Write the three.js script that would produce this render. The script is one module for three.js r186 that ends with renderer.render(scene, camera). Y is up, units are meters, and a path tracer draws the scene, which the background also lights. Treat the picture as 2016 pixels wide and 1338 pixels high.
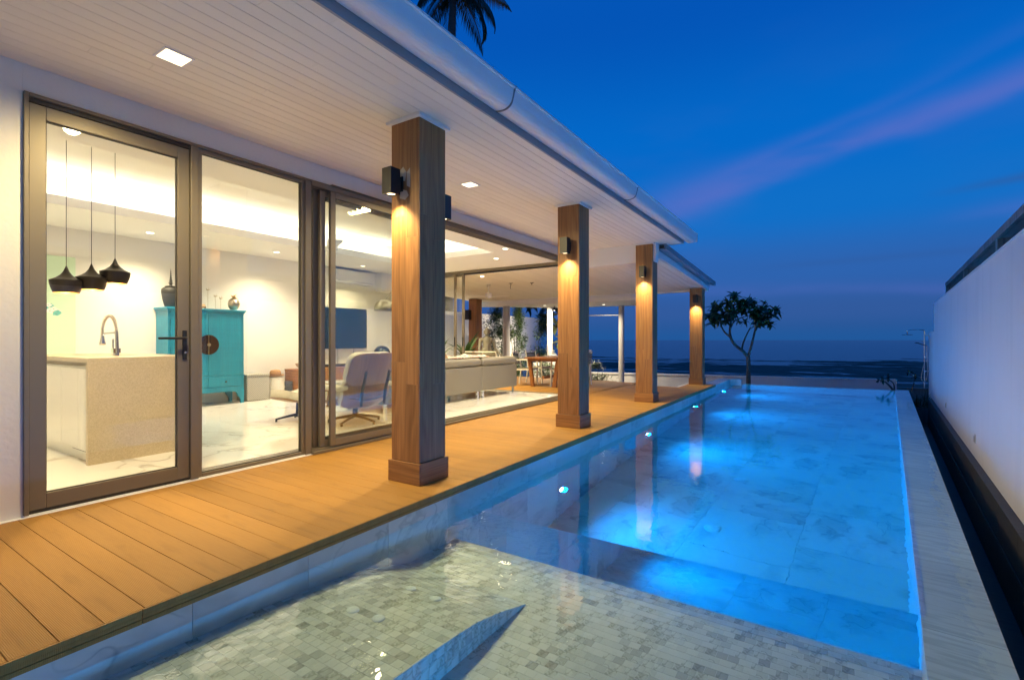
import * as THREE from 'three';
import { mergeGeometries, mergeVertices } from 'three/addons/utils/BufferGeometryUtils.js';
import { RoundedBoxGeometry } from 'three/addons/geometries/RoundedBoxGeometry.js';
import { MarchingCubes } from 'three/addons/objects/MarchingCubes.js';
import { RectAreaLightUniformsLib } from 'three/addons/lights/RectAreaLightUniformsLib.js';

// ------------------------------------------------------------------ camera, sky, sun, exposure
const scene = new THREE.Scene();
const camera = new THREE.PerspectiveCamera(69.5, 1024 / 679, 0.05, 20000);
camera.position.set(0, 1.15, 0);
camera.rotation.set(0, THREE.MathUtils.degToRad(32.89), 0);      // x right, -z runs along the house to the sea
const renderer = new THREE.WebGLRenderer({ antialias: true });
renderer.setSize(1024, 679);
renderer.toneMapping = THREE.LinearToneMapping;
renderer.toneMappingExposure = 1.2;
renderer.shadowMap.enabled = true;
RectAreaLightUniformsLib.init();

// seeded random and tileable noise
let seedState = 7;
const reseed = (s) => { seedState = s >>> 0; };
const rnd = () => { seedState = (seedState + 0x6d2b79f5) >>> 0; let t = Math.imul(seedState ^ (seedState >>> 15), 1 | seedState); t = (t + Math.imul(t ^ (t >>> 7), 61 | t)) ^ t; return ((t ^ (t >>> 14)) >>> 0) / 4294967296; };
const rr = (a, b) => a + (b - a) * rnd();
const mix = (a, b, t) => a + (b - a) * t;
const clamp = (x, a = 0, b = 1) => Math.min(b, Math.max(a, x));
const sstep = (a, b, x) => { const t = clamp((x - a) / (b - a)); return t * t * (3 - 2 * t); };
const hash = (x, y, s) => { let h = Math.imul(x, 374761393) + Math.imul(y, 668265263) + Math.imul(s, 2246822519); h = Math.imul(h ^ (h >>> 13), 1274126177); return ((h ^ (h >>> 16)) >>> 0) / 4294967296; };
function vnoise(x, y, px, py, s) {
  const ix = Math.floor(x), iy = Math.floor(y), fx = x - ix, fy = y - iy, u = fx * fx * (3 - 2 * fx), v = fy * fy * (3 - 2 * fy);
  const m = (a, p) => ((a % p) + p) % p;
  const x0 = m(ix, px), x1 = m(ix + 1, px), y0 = m(iy, py), y1 = m(iy + 1, py);
  return mix(mix(hash(x0, y0, s), hash(x1, y0, s), u), mix(hash(x0, y1, s), hash(x1, y1, s), u), v);
}
function fbm(u, v, fx, fy, oct, s) {      // u,v in 0..1, tileable, result about 0..1
  let a = 0.5, t = 0, n = 0;
  for (let i = 0; i < oct; i++) { t += a * vnoise(u * fx, v * fy, fx, fy, s + i * 17); n += a; a *= 0.5; fx *= 2; fy *= 2; }
  return t / n;
}

// the dusk sky: deep blue, paler and greyer to the horizon, thin pink streaks of cloud lit after sunset
{
  const W = 2048, H = 1024, data = new Float32Array(W * H * 4);
  const lerp3 = (a, b, t) => [mix(a[0], b[0], t), mix(a[1], b[1], t), mix(a[2], b[2], t)];
  const stops = [[0, [0.014, 0.088, 0.295]], [3, [0.030, 0.100, 0.330]], [7, [0.026, 0.122, 0.420]], [13, [0.005, 0.155, 0.560]], [20, [0.001, 0.138, 0.565]], [33, [0.001, 0.088, 0.460]], [55, [0.001, 0.085, 0.350]], [90, [0.001, 0.085, 0.300]]];
  const streaks = [];                       // [azimuth at which it crosses, elevation there, slope, half width, strength, azimuth range]
  streaks.push([13.5, 20.3, 0.20, 1.5, 0.8, -22, 60], [-2, 19.2, 0.26, 1.0, 0.3, -16, 12], [12, 23.2, 0.28, 1.2, 0.12, 2, 40]);
  streaks.push([23, 11.2, 0.05, 0.7, 0.35, 6, 36], [3, 4.6, -0.03, 1.0, 0.3, -28, 40]);
  reseed(5);
  for (let i = 0; i < 9; i++) streaks.push([60 + i * 31 + rr(-8, 8), rr(8, 30), rr(-0.2, 0.3), rr(1, 2.6), rr(0.3, 0.9), 0, 0].map((v, k, a) => (k === 5 ? a[0] - 24 : k === 6 ? a[0] + 26 : v)));
  const darks = [[23, 13.6, 0.06, 0.35, 0.5, 6, 34], [8, 7.6, 0.02, 0.3, 0.2, -8, 24]];
  for (let r = 0; r < H; r++) {
    const el = ((r + 0.5) / H - 0.5) * 180;
    for (let c = 0; c < W; c++) {
      const az = (((c + 0.5) / W - 0.5) * 360 + 90 + 540) % 360 - 180;         // 0 looks along -z, positive to +x
      const e = Math.max(0, el);
      let k = 0; while (k < stops.length - 2 && stops[k + 1][0] < e) k++;
      let col = lerp3(stops[k][1], stops[k + 1][1], sstep(0, 1, clamp((e - stops[k][0]) / (stops[k + 1][0] - stops[k][0]))));
      if (el > -1) {
        const u = c / W, v = r / H, n1 = fbm(u, v, 24, 40, 5, 3), n2 = fbm(u, v, 90, 200, 3, 9);
        for (const [a0, e0, sl, hw, st, lo, hi] of streaks) {
          if (az < lo || az > hi) continue;
          const end = sstep(lo, lo + 10, az) * (1 - sstep(hi - 16, hi, az)), off = e - (e0 + sl * (az - a0)) + (n1 - 0.5) * hw * 1.2, wdt = hw * (0.6 + 0.6 * n1) * clamp(1 - 0.02 * (az - a0 + 13), 0.55, 1.5);
          const wd = off < 0 ? wdt * 0.62 : wdt * 1.1, m = Math.exp(-(off * off) / (wd * wd)) * end * st * sstep(0.05, 0.6, n1 * 0.7 + n2 * 0.3);
          col = lerp3(col, [0.105, 0.155, 0.545], clamp(m * 0.85));
        }
        for (const [a0, e0, sl, hw, st, lo, hi] of darks) {
          if (az < lo || az > hi) continue;
          const end = sstep(lo, lo + 8, az) * (1 - sstep(hi - 8, hi, az)), off = e - (e0 + sl * (az - a0)) + (n1 - 0.5) * hw * 2;
          col = lerp3(col, [0.03, 0.09, 0.28], clamp(Math.exp(-(off * off) / (hw * hw)) * end * st));
        }
        const veil = sstep(0.45, 0.85, n1) * sstep(40, 2, e) * 0.16;
        col = lerp3(col, [0.07, 0.13, 0.42], veil);
      }
      data.set([col[0] * 0.86, col[1] * 0.86, col[2] * 0.86, 1], (r * W + c) * 4);
    }
  }
  const t = new THREE.DataTexture(data, W, H, THREE.RGBAFormat, THREE.FloatType);
  t.mapping = THREE.EquirectangularReflectionMapping; t.magFilter = t.minFilter = THREE.LinearFilter; t.needsUpdate = true;
  scene.background = t; scene.environment = t;
  scene.backgroundIntensity = 1; scene.environmentIntensity = 1;
}
// what is left of the sun: a faint wide afterglow over the sea
const sun = new THREE.DirectionalLight(new THREE.Color().setRGB(0.75, 0.8, 1.0), 0.02);
sun.position.set(20, 12, -40); sun.target.position.set(0, 0, -6); sun.name = 'afterglow';
sun.castShadow = true; sun.shadow.radius = 40;
Object.assign(sun.shadow.camera, { left: -25, right: 25, top: 25, bottom: -25, near: 1, far: 120 });
scene.add(sun, sun.target);

// ------------------------------------------------------------------ helpers
const taken = new Map();
const numbered = (n) => { const k = taken.get(n) ?? 0; taken.set(n, k + 1); return k ? `${n}_${String(k).padStart(3, '0')}` : n; };
function tag(o, label, category, group, kind) { Object.assign(o.userData, { label, category }); if (group) o.userData.group = group; if (kind) o.userData.kind = kind; return o; }
function mesh(name, geo, mat, parent = scene) {
  const m = new THREE.Mesh(Array.isArray(geo) ? merge(geo) : geo, mat);
  m.name = parent === scene ? numbered(name) : name; m.castShadow = m.receiveShadow = true; parent.add(m); return m;
}
function thing(name, label, category, [x, y, d] = [0, 0, 0], turn = 0, group) {
  const g = new THREE.Group(); g.name = numbered(name); g.position.set(x, y, -d); g.rotation.y = turn; scene.add(g); return tag(g, label, category, group);
}
function structure(name, label, category) { const g = new THREE.Group(); g.name = numbered(name); scene.add(g); tag(g, label, category); g.userData.kind = 'structure'; return g; }
function sub(name, parent) { const g = new THREE.Group(); g.name = name; parent.add(g); return g; }
function merge(list) {
  const same = list.map((g) => { const q = g.index ? g.toNonIndexed() : g; for (const k of Object.keys(q.attributes)) if (!['position', 'normal', 'uv'].includes(k)) q.deleteAttribute(k); if (!q.attributes.uv) uvBox(q); return q; });
  return mergeGeometries(same);
}
// uv in metres by the way each face points
function uvBox(g, ox = 0, oy = 0, swap = false) {
  if (!g.attributes.normal) g.computeVertexNormals();
  const p = g.attributes.position, n = g.attributes.normal, uv = new Float32Array(p.count * 2);
  for (let i = 0; i < p.count; i++) {
    const ax = Math.abs(n.getX(i)), ay = Math.abs(n.getY(i)), az = Math.abs(n.getZ(i));
    let a, b;
    if (ax >= ay && ax >= az) { a = p.getZ(i); b = p.getY(i); } else if (ay >= az) { a = p.getX(i); b = p.getZ(i); } else { a = p.getX(i); b = p.getY(i); }
    if (swap) [a, b] = [b, a];
    uv[i * 2] = a + ox; uv[i * 2 + 1] = b + oy;
  }
  g.setAttribute('uv', new THREE.BufferAttribute(uv, 2)); return g;
}
const bx = (x0, x1, y0, y1, d0, d1, ox = 0, oy = 0, swap = false) => uvBox(new THREE.BoxGeometry(Math.abs(x1 - x0), Math.abs(y1 - y0), Math.abs(d1 - d0)).translate((x0 + x1) / 2, (y0 + y1) / 2, -(d0 + d1) / 2), ox, oy, swap);
const rbx = (x0, x1, y0, y1, d0, d1, r, seg = 2) => uvBox(new RoundedBoxGeometry(Math.abs(x1 - x0), Math.abs(y1 - y0), Math.abs(d1 - d0), seg, r).translate((x0 + x1) / 2, (y0 + y1) / 2, -(d0 + d1) / 2));
// a box with chamfered long edges, 44 triangles
function chamfer(w, h, l, c = 0.003) {
  const s = new THREE.Shape(), a = w / 2, b = h / 2;
  s.moveTo(-a + c, -b); s.lineTo(a - c, -b); s.lineTo(a, -b + c); s.lineTo(a, b - c); s.lineTo(a - c, b); s.lineTo(-a + c, b); s.lineTo(-a, b - c); s.lineTo(-a, -b + c); s.closePath();
  return new THREE.ExtrudeGeometry(s, { depth: l, bevelEnabled: false }).translate(0, 0, -l / 2);
}
const cyl = (r0, r1, h, x, y, z, seg = 20) => new THREE.CylinderGeometry(r0, r1, h, seg).translate(x, y, z);
const lathe = (pts, seg = 28) => new THREE.LatheGeometry(pts.map(([a, b]) => new THREE.Vector2(a, b)), seg);
const V = (x, y, z) => new THREE.Vector3(x, y, z);
const tube = (pts, r, seg = 24, rs = 8) => new THREE.TubeGeometry(new THREE.CatmullRomCurve3(pts.map((p) => V(...p))), seg, r, rs);
function bar(a, b, w, h = w) {               // box from a to b
  const A = V(...a), B = V(...b), L = A.distanceTo(B), g = new THREE.BoxGeometry(w, h, L);
  const m = new THREE.Matrix4().lookAt(A, B, Math.abs(B.y - A.y) > 0.9 * L ? V(0, 0, 1) : V(0, 1, 0)); g.applyMatrix4(m);
  return g.translate((A.x + B.x) / 2, (A.y + B.y) / 2, (A.z + B.z) / 2);
}
// tapered tube through points with a radius at each
function limb(pts, radii, seg = 10, rs = 7) {
  const c = new THREE.CatmullRomCurve3(pts.map((p) => (p.isVector3 ? p : V(...p)))), fr = c.computeFrenetFrames(seg), pos = [], nor = [], uv = [], idx = [];
  for (let i = 0; i <= seg; i++) {
    const t = i / seg, q = c.getPointAt(t), k = t * (radii.length - 1), a = Math.min(radii.length - 2, Math.floor(k)), r = mix(radii[a], radii[a + 1], k - a);
    for (let j = 0; j <= rs; j++) {
      const w = (j / rs) * Math.PI * 2, n = fr.normals[i].clone().multiplyScalar(Math.cos(w)).addScaledVector(fr.binormals[i], Math.sin(w));
      pos.push(q.x + n.x * r, q.y + n.y * r, q.z + n.z * r); nor.push(n.x, n.y, n.z); uv.push(j / rs * 0.3, t * c.getLength());
    }
  }
  for (let i = 0; i < seg; i++) for (let j = 0; j < rs; j++) { const a = i * (rs + 1) + j, b = a + rs + 1; idx.push(a, a + 1, b, b, a + 1, b + 1); }
  const g = new THREE.BufferGeometry();
  g.setAttribute('position', new THREE.Float32BufferAttribute(pos, 3)); g.setAttribute('normal', new THREE.Float32BufferAttribute(nor, 3)); g.setAttribute('uv', new THREE.Float32BufferAttribute(uv, 2)); g.setIndex(idx);
  return g;
}
// leaves: a pointed blade bent along its length, placed by matrix; collected into one geometry
class Leaves {
  constructor() { this.p = []; this.n = []; this.u = []; this.c = []; }
  add(base, dir, up, len, wid, bend = 0.2, seg = 2, tip = 0.5, tint = 1) {
    const d = dir.clone().normalize(), s = new THREE.Vector3().crossVectors(d, up).normalize(), n = new THREE.Vector3().crossVectors(s, d).normalize();
    const at = (t) => base.clone().addScaledVector(d, len * t).addScaledVector(n, -bend * len * t * t);
    const w = (t) => wid * 0.5 * Math.pow(Math.sin(Math.PI * Math.min(0.999, 0.08 + 0.92 * Math.pow(t, tip))), 0.8);
    for (let i = 0; i < seg; i++) {
      const a = i / seg, b = (i + 1) / seg, A = at(a), B = at(b), wa = w(a), wb = i === seg - 1 ? 0 : w(b);
      const a0 = A.clone().addScaledVector(s, -wa), a1 = A.clone().addScaledVector(s, wa), b0 = B.clone().addScaledVector(s, -wb), b1 = B.clone().addScaledVector(s, wb);
      const tri = i === seg - 1 ? [a0, a1, B] : [a0, a1, b1, a0, b1, b0];
      for (const v of tri) { this.p.push(v.x, v.y, v.z); this.n.push(n.x, n.y, n.z); this.u.push(0, 0); this.c.push(tint, tint, tint); }
    }
  }
  geo() {
    const g = new THREE.BufferGeometry();
    g.setAttribute('position', new THREE.Float32BufferAttribute(this.p, 3)); g.setAttribute('normal', new THREE.Float32BufferAttribute(this.n, 3)); g.setAttribute('uv', new THREE.Float32BufferAttribute(this.u, 2)); g.setAttribute('color', new THREE.Float32BufferAttribute(this.c, 3));
    return g;
  }
}

// ------------------------------------------------------------------ textures and materials
const toS = (x) => (x <= 0.0031308 ? 12.92 * x : 1.055 * Math.pow(x, 1 / 2.4) - 0.055);
function tex(w, h, fn, metres = [1, 1], srgb = true) {
  const a = new Uint8Array(w * h * 4);
  for (let y = 0; y < h; y++) for (let x = 0; x < w; x++) {
    const c = fn(x / w, y / h), i = (y * w + x) * 4;
    for (let k = 0; k < 3; k++) { const q = typeof c === 'number' ? c : c[k]; a[i + k] = Math.round(255 * clamp(srgb ? toS(clamp(q)) : q)); }
    a[i + 3] = 255;
  }
  const t = new THREE.DataTexture(a, w, h, THREE.RGBAFormat);
  t.wrapS = t.wrapT = THREE.RepeatWrapping; t.magFilter = t.minFilter = THREE.LinearFilter; if (srgb) t.colorSpace = THREE.SRGBColorSpace;
  t.repeat.set(1 / metres[0], 1 / metres[1]); t.needsUpdate = true; return t;
}
const rgb = (r, g, b) => new THREE.Color().setRGB(r, g, b);
const std = (o) => new THREE.MeshStandardMaterial(o);
const phys = (o) => new THREE.MeshPhysicalMaterial(o);
const mixc = (a, b, t) => [mix(a[0], b[0], t), mix(a[1], b[1], t), mix(a[2], b[2], t)];

// oak cladding, grain along v
const oakFn = (u, v) => {
  const warp = fbm(u, v, 3, 2, 3, 11) * 0.22, g = fbm(u + warp, v, 26, 2, 4, 21), ring = 0.5 + 0.5 * Math.sin((u + warp * 1.6) * 62.83 + 5 * fbm(u, v, 4, 2, 2, 5)), pore = fbm(u, v, 150, 9, 2, 31);
  const t = clamp(0.55 * g + 0.25 * ring + 0.75 * (pore - 0.5) + 0.05);
  return mixc([0.175, 0.072, 0.022], [0.42, 0.205, 0.072], t);
};
const oakMap = tex(512, 1024, oakFn, [0.62, 2.4]);
const oakBump = tex(512, 512, (u, v) => fbm(u, v, 150, 8, 2, 31), [0.62, 1.8], false);
const oakMats = [1, 0.9, 1.08].map((k) => std({ map: oakMap, color: rgb(k, k * 0.99, k * 0.97), roughness: 0.48, bumpMap: oakBump, bumpScale: 0.0006 }));
// composite deck boards: fine combed grooves along u... grain along v
const deckMap = tex(512, 1024, (u, v) => {
  const b = fbm(u, v, 3, 3, 4, 41), f = fbm(u, v, 90, 24, 2, 43), st = fbm(u, v, 5, 6, 5, 47), l = 0.5 + 0.5 * Math.sin(u * Math.PI * 2 * 46);
  return mixc([0.28, 0.133, 0.021], [0.40, 0.20, 0.036], clamp(0.25 + 0.5 * b + 0.35 * (f - 0.5) + 0.12 * l - 0.4 * sstep(0.55, 0.75, st)));
}, [0.28, 2.0]);
const deckBump = tex(512, 64, (u) => 0.5 + 0.5 * Math.sin(u * Math.PI * 2 * 46), [0.28, 1], false);
const deckMats = [1, 0.90, 1.06].map((k) => std({ map: deckMap, color: rgb(k, k, k * 0.98), roughness: 0.62, bumpMap: deckBump, bumpScale: 0.0008 }));
const nosingMat = deckMats[0];
// marble floor
const vein = (u, v, s, fx = 3, fy = 3) => { const w = fbm(u, v, fx, fy, 4, s) - 0.5, w2 = fbm(u, v, fx, fy, 4, s + 50) - 0.5; return Math.abs(fbm(u + 0.25 * w, v + 0.25 * w2, fx, fy, 4, s + 90) - 0.5); };
const marbleMap = tex(1024, 1024, (u, v) => {
  const a = vein(u, v, 101, 3, 4), b = vein(u, v, 131, 5, 6), m = sstep(0.025, 0, a) * sstep(0.42, 0.62, fbm(u, v, 4, 4, 3, 7)), m2 = sstep(0.012, 0, b) * 0.5 * sstep(0.4, 0.6, fbm(u, v, 6, 6, 3, 77)), halo = sstep(0.12, 0, a) * 0.16;
  return mixc([0.80, 0.785, 0.75], [0.42, 0.395, 0.355], clamp(m * 0.6 + m2 * 0.8 + halo * fbm(u, v, 8, 8, 3, 3)));
}, [3.2, 3.2]);
const marbleMat = phys({ map: marbleMap, roughness: 0.09, specularIntensity: 1 });
// grey-green quarry stone of the pool
const stoneFn = (u, v) => {
  const a = vein(u, v, 201, 3, 5), b = vein(u, v, 231, 7, 9), c = fbm(u, v, 4, 5, 5, 241), f = fbm(u, v, 60, 60, 2, 251);
  const t = clamp(0.55 * sstep(0.07, 0, a) * sstep(0.35, 0.7, c) + 0.4 * sstep(0.04, 0, b) * sstep(0.4, 0.65, fbm(u, v, 6, 6, 3, 261)) + 0.45 * sstep(0.45, 0.8, c) + 0.12 * (f - 0.5));
  return mixc([0.57, 0.555, 0.50], [0.21, 0.215, 0.195], t);
};
const stoneMap = tex(1024, 1024, stoneFn, [2.6, 2.6]);
const stoneMats = [1, 0.93, 1.06].map((k) => std({ map: stoneMap, color: rgb(k, k, k), roughness: 0.42 }));
const floorMap = tex(1024, 1024, (u, v) => { const a = vein(u, v, 271, 4, 7), c = fbm(u, v, 5, 9, 5, 281), f = fbm(u, v, 50, 50, 2, 291); return mixc([0.56, 0.545, 0.50], [0.31, 0.31, 0.285], clamp(0.5 * sstep(0.05, 0, a) * sstep(0.35, 0.65, c) + 0.5 * sstep(0.4, 0.75, c) + 0.15 * (f - 0.5))); }, [1.9, 1.9]);
const floorMats = [1, 0.96, 1.03].map((k) => std({ map: floorMap, color: rgb(k, k, k), roughness: 0.45 }));
const mosaicMap = tex(512, 512, (u, v) => { const a = vein(u, v, 301, 6, 6), c = fbm(u, v, 8, 8, 5, 311); return mixc([0.48, 0.47, 0.405], [0.22, 0.215, 0.165], clamp(0.6 * sstep(0.06, 0, a) * sstep(0.4, 0.6, c) + 0.35 * sstep(0.45, 0.8, c))); }, [0.55, 0.55]);
const mosaicMats = [1.03, 1, 0.94, 0.82, 0.68].map((k, i) => std({ map: mosaicMap, color: rgb(k, k, k), roughness: 0.5 }));
const groutMat = std({ color: rgb(0.54, 0.535, 0.49), roughness: 0.9 });
// weathered light stone of the weir
const weirMap = tex(512, 512, (u, v) => { const g = fbm(u, v, 6, 40, 4, 401), c = fbm(u, v, 4, 6, 4, 411); return mixc([0.62, 0.625, 0.59], [0.40, 0.41, 0.39], clamp(0.9 * sstep(0.45, 0.7, g) * 0.6 + 0.5 * c)); }, [1.4, 1.0]);
const weirMats = [1, 0.92, 1.07].map((k) => std({ map: weirMap, color: rgb(k, k, k), roughness: 0.5 }));
const darkStone = std({ map: weirMap, color: rgb(0.085, 0.085, 0.09), roughness: 0.55 });
const renderMap = tex(512, 512, (u, v) => { const c = fbm(u, v, 4, 4, 5, 501), s = fbm(u, v, 17, 2, 4, 507); const k = 0.79 + 0.06 * (c - 0.5) - 0.035 * sstep(0.5, 0.85, s); return [k, k * 0.985, k * 0.955]; }, [3, 3]);
const renderBump = tex(256, 256, (u, v) => fbm(u, v, 40, 40, 3, 511), [0.8, 0.8], false);
const wallMat = std({ map: renderMap, roughness: 0.85, bumpMap: renderBump, bumpScale: 0.0012 });
const creamMat = std({ map: renderMap, color: rgb(1.0, 0.955, 0.85), roughness: 0.85, bumpMap: renderBump, bumpScale: 0.0012 });
const paintMat = std({ color: rgb(0.80, 0.785, 0.745), roughness: 0.7 });
const boardMats = [1, 0.975, 1.015].map((k) => std({ color: rgb(0.80 * k, 0.755 * k, 0.64 * k), roughness: 0.55 }));
const whiteGloss = phys({ color: rgb(0.80, 0.79, 0.75), roughness: 0.22 });
const gutterMat = std({ color: rgb(0.78, 0.78, 0.77), roughness: 0.4 });
const fasciaMat = std({ color: rgb(0.30, 0.315, 0.325), roughness: 0.6 });
const roofMat = std({ color: rgb(0.085, 0.09, 0.10), roughness: 0.7 });
const frameMat = std({ color: rgb(0.205, 0.172, 0.122), roughness: 0.45, metalness: 0.3 });
const frameDark = std({ color: rgb(0.03, 0.026, 0.022), roughness: 0.5 });
const glassMat = phys({ color: rgb(0.972, 0.98, 0.962), roughness: 0, transmission: 1, thickness: 0, ior: 1.5 });
const blackMat = std({ color: rgb(0.014, 0.014, 0.015), roughness: 0.42 });
const blackSatin = std({ color: rgb(0.02, 0.02, 0.021), roughness: 0.55 });
const steelMat = std({ color: rgb(0.62, 0.61, 0.59), roughness: 0.2, metalness: 1 });
const chromeMat = std({ color: rgb(0.78, 0.78, 0.78), roughness: 0.08, metalness: 1 });
const brassMat = std({ color: rgb(0.72, 0.48, 0.18), roughness: 0.25, metalness: 1 });
const goldMat = std({ color: rgb(0.62, 0.37, 0.07), roughness: 0.3, metalness: 1 });
const concreteMap = tex(512, 512, (u, v) => { const c = fbm(u, v, 5, 5, 5, 601), s = fbm(u, v, 60, 4, 3, 607); const k = 0.16 + 0.14 * c - 0.07 * sstep(0.55, 0.8, s); return [k, k * 0.98, k * 0.94]; }, [2, 2]);
const concreteMat = std({ map: concreteMap, roughness: 0.9 });
const emit = (r, g, b, k) => std({ color: rgb(0.9, 0.9, 0.9), emissive: rgb(r, g, b), emissiveIntensity: k, roughness: 0.4 });
const WARM = [1.0, 0.79, 0.39], SOFT = [1.0, 0.82, 0.54], COVE = [1.0, 0.90, 0.71], POOL = [0.0, 0.30, 1.0];
const warmLens = emit(1.0, 0.80, 0.46, 2.6), softLens = emit(1.0, 0.9, 0.7, 7);
const leafMat = (r, g, b, rough = 0.5) => phys({ color: rgb(r, g, b), roughness: rough, transmission: 0.25, thickness: 0, vertexColors: true, side: THREE.DoubleSide });
const barkMap = tex(256, 512, (u, v) => { const c = fbm(u, v, 8, 10, 4, 701), r = fbm(u, v, 3, 40, 3, 703); return mixc([0.05, 0.042, 0.035], [0.17, 0.145, 0.12], clamp(c * 0.7 + r * 0.4 - 0.05)); }, [0.3, 0.6]);
const barkMat = std({ map: barkMap, roughness: 0.9, bumpMap: barkMap, bumpScale: 0.004 });

function spot(parent, x, y, d, col, cd, angle, pen = 0.9, dir = [0, -1, 0], rad = 2) {
  const l = new THREE.SpotLight(rgb(...col), cd, 0, angle, pen, 2); l.position.set(x, y, -d); l.castShadow = true; l.shadow.radius = rad; l.name = 'light';
  l.target.position.set(x + dir[0], y + dir[1], -d + dir[2]); parent.add(l, l.target); return l;
}

// ------------------------------------------------------------------ setting: land, sea, tidal flat
const SLOPE = 0.083, SK = Math.atan(SLOPE);
const weirIn = (d) => 0.32 + SLOPE * (d - 2.44), weirOut = (d) => weirIn(d) + 0.28, ledgeX = (d) => 1.14 + SLOPE * (d - 4.8), wallX = (d) => ledgeX(d) + 0.07;
const WATER = -0.15;
const groundMap = tex(512, 512, (u, v) => { const c = fbm(u, v, 6, 6, 5, 801), f = fbm(u, v, 80, 80, 2, 803); return mixc([0.035, 0.03, 0.022], [0.10, 0.085, 0.06], clamp(c * 0.8 + (f - 0.5) * 0.8)); }, [4, 4]);
{
  const s = new THREE.Shape([[-60, -40], [40, -40], [40, 20.5], [2.2, 18.6], [-9, 16.4], [-60, 16.4]].map((p) => new THREE.Vector2(...p)));
  s.holes.push(new THREE.Path([[-4.3, -1.5], [-4.3, 16.15], [2.9, 16.15], [2.9, -1.5]].map((p) => new THREE.Vector2(...p))));
  const g = new THREE.ShapeGeometry(s).rotateX(-Math.PI / 2).translate(0, -0.9, 0); uvBox(g);
  const m = mesh('ground', g, std({ map: groundMap, roughness: 1 })); tag(m, 'dark bare soil round the house', 'ground'); m.userData.kind = 'structure';
}
{
  const sm = phys({ color: rgb(0.001, 0.026, 0.09), roughness: 0.16, ior: 1.33, specularIntensity: 0.36 });
  const wave = tex(512, 512, (u, v) => 0.6 * fbm(u, v, 8, 24, 4, 901) + 0.4 * fbm(u, v, 20, 50, 3, 907), [9, 9], false);
  sm.bumpMap = wave; sm.bumpScale = 0.10;
  const g = new THREE.PlaneGeometry(16000, 9000).rotateX(-Math.PI / 2).translate(0, -2.6, -4500 - 10); uvBox(g);
  const m = mesh('sea', g, sm); tag(m, 'dark blue sea reaching the horizon', 'sea'); m.userData.kind = 'structure';
}
{
  const NX = 520, ND = 420, pos = [], idx = [], uv = [];
  for (let j = 0; j <= ND; j++) {
    const t = j / ND, d = 17.2 + 8 * t + 150 * t * t;
    for (let i = 0; i <= NX; i++) {
      const k = i / NX * 2 - 1, x = (25 + d * 1.25) * k - d * 0.05;
      const U = (x + 400) / 800, W = d / 400;
      const big = fbm(U, W, 20, 60, 3, 911), med = fbm(U, W, 90, 200, 4, 921), rock = fbm(U, W, 700, 600, 3, 931);
      let h = -2.60 + (big - 0.5) * 0.30 + (med - 0.5) * 0.46 + (rock - 0.45) * 0.16;
      h += 0.022 + 0.08 * sstep(-20, 60, x) * sstep(60, 90, d) - 0.40 * sstep(100, 165, d + 22 * sstep(40, -30, x));
      if (d > 164) h = -3;
      pos.push(x, Math.min(h, -2.2), -d); uv.push(x, d);
    }
  }
  for (let j = 0; j < ND; j++) for (let i = 0; i < NX; i++) { const a = j * (NX + 1) + i, b = a + NX + 1; idx.push(a, a + 1, b, b, a + 1, b + 1); }
  const g = new THREE.BufferGeometry(); g.setAttribute('position', new THREE.Float32BufferAttribute(pos, 3)); g.setAttribute('uv', new THREE.Float32BufferAttribute(uv, 2)); g.setIndex(idx); g.computeVertexNormals();
  const m = mesh('tidal_flat', g, std({ map: groundMap, color: rgb(0.4, 0.4, 0.4), roughness: 0.75 })); tag(m, 'dark rocky tidal flat with shallow pools of sea water', 'beach'); m.userData.kind = 'structure';
}

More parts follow.
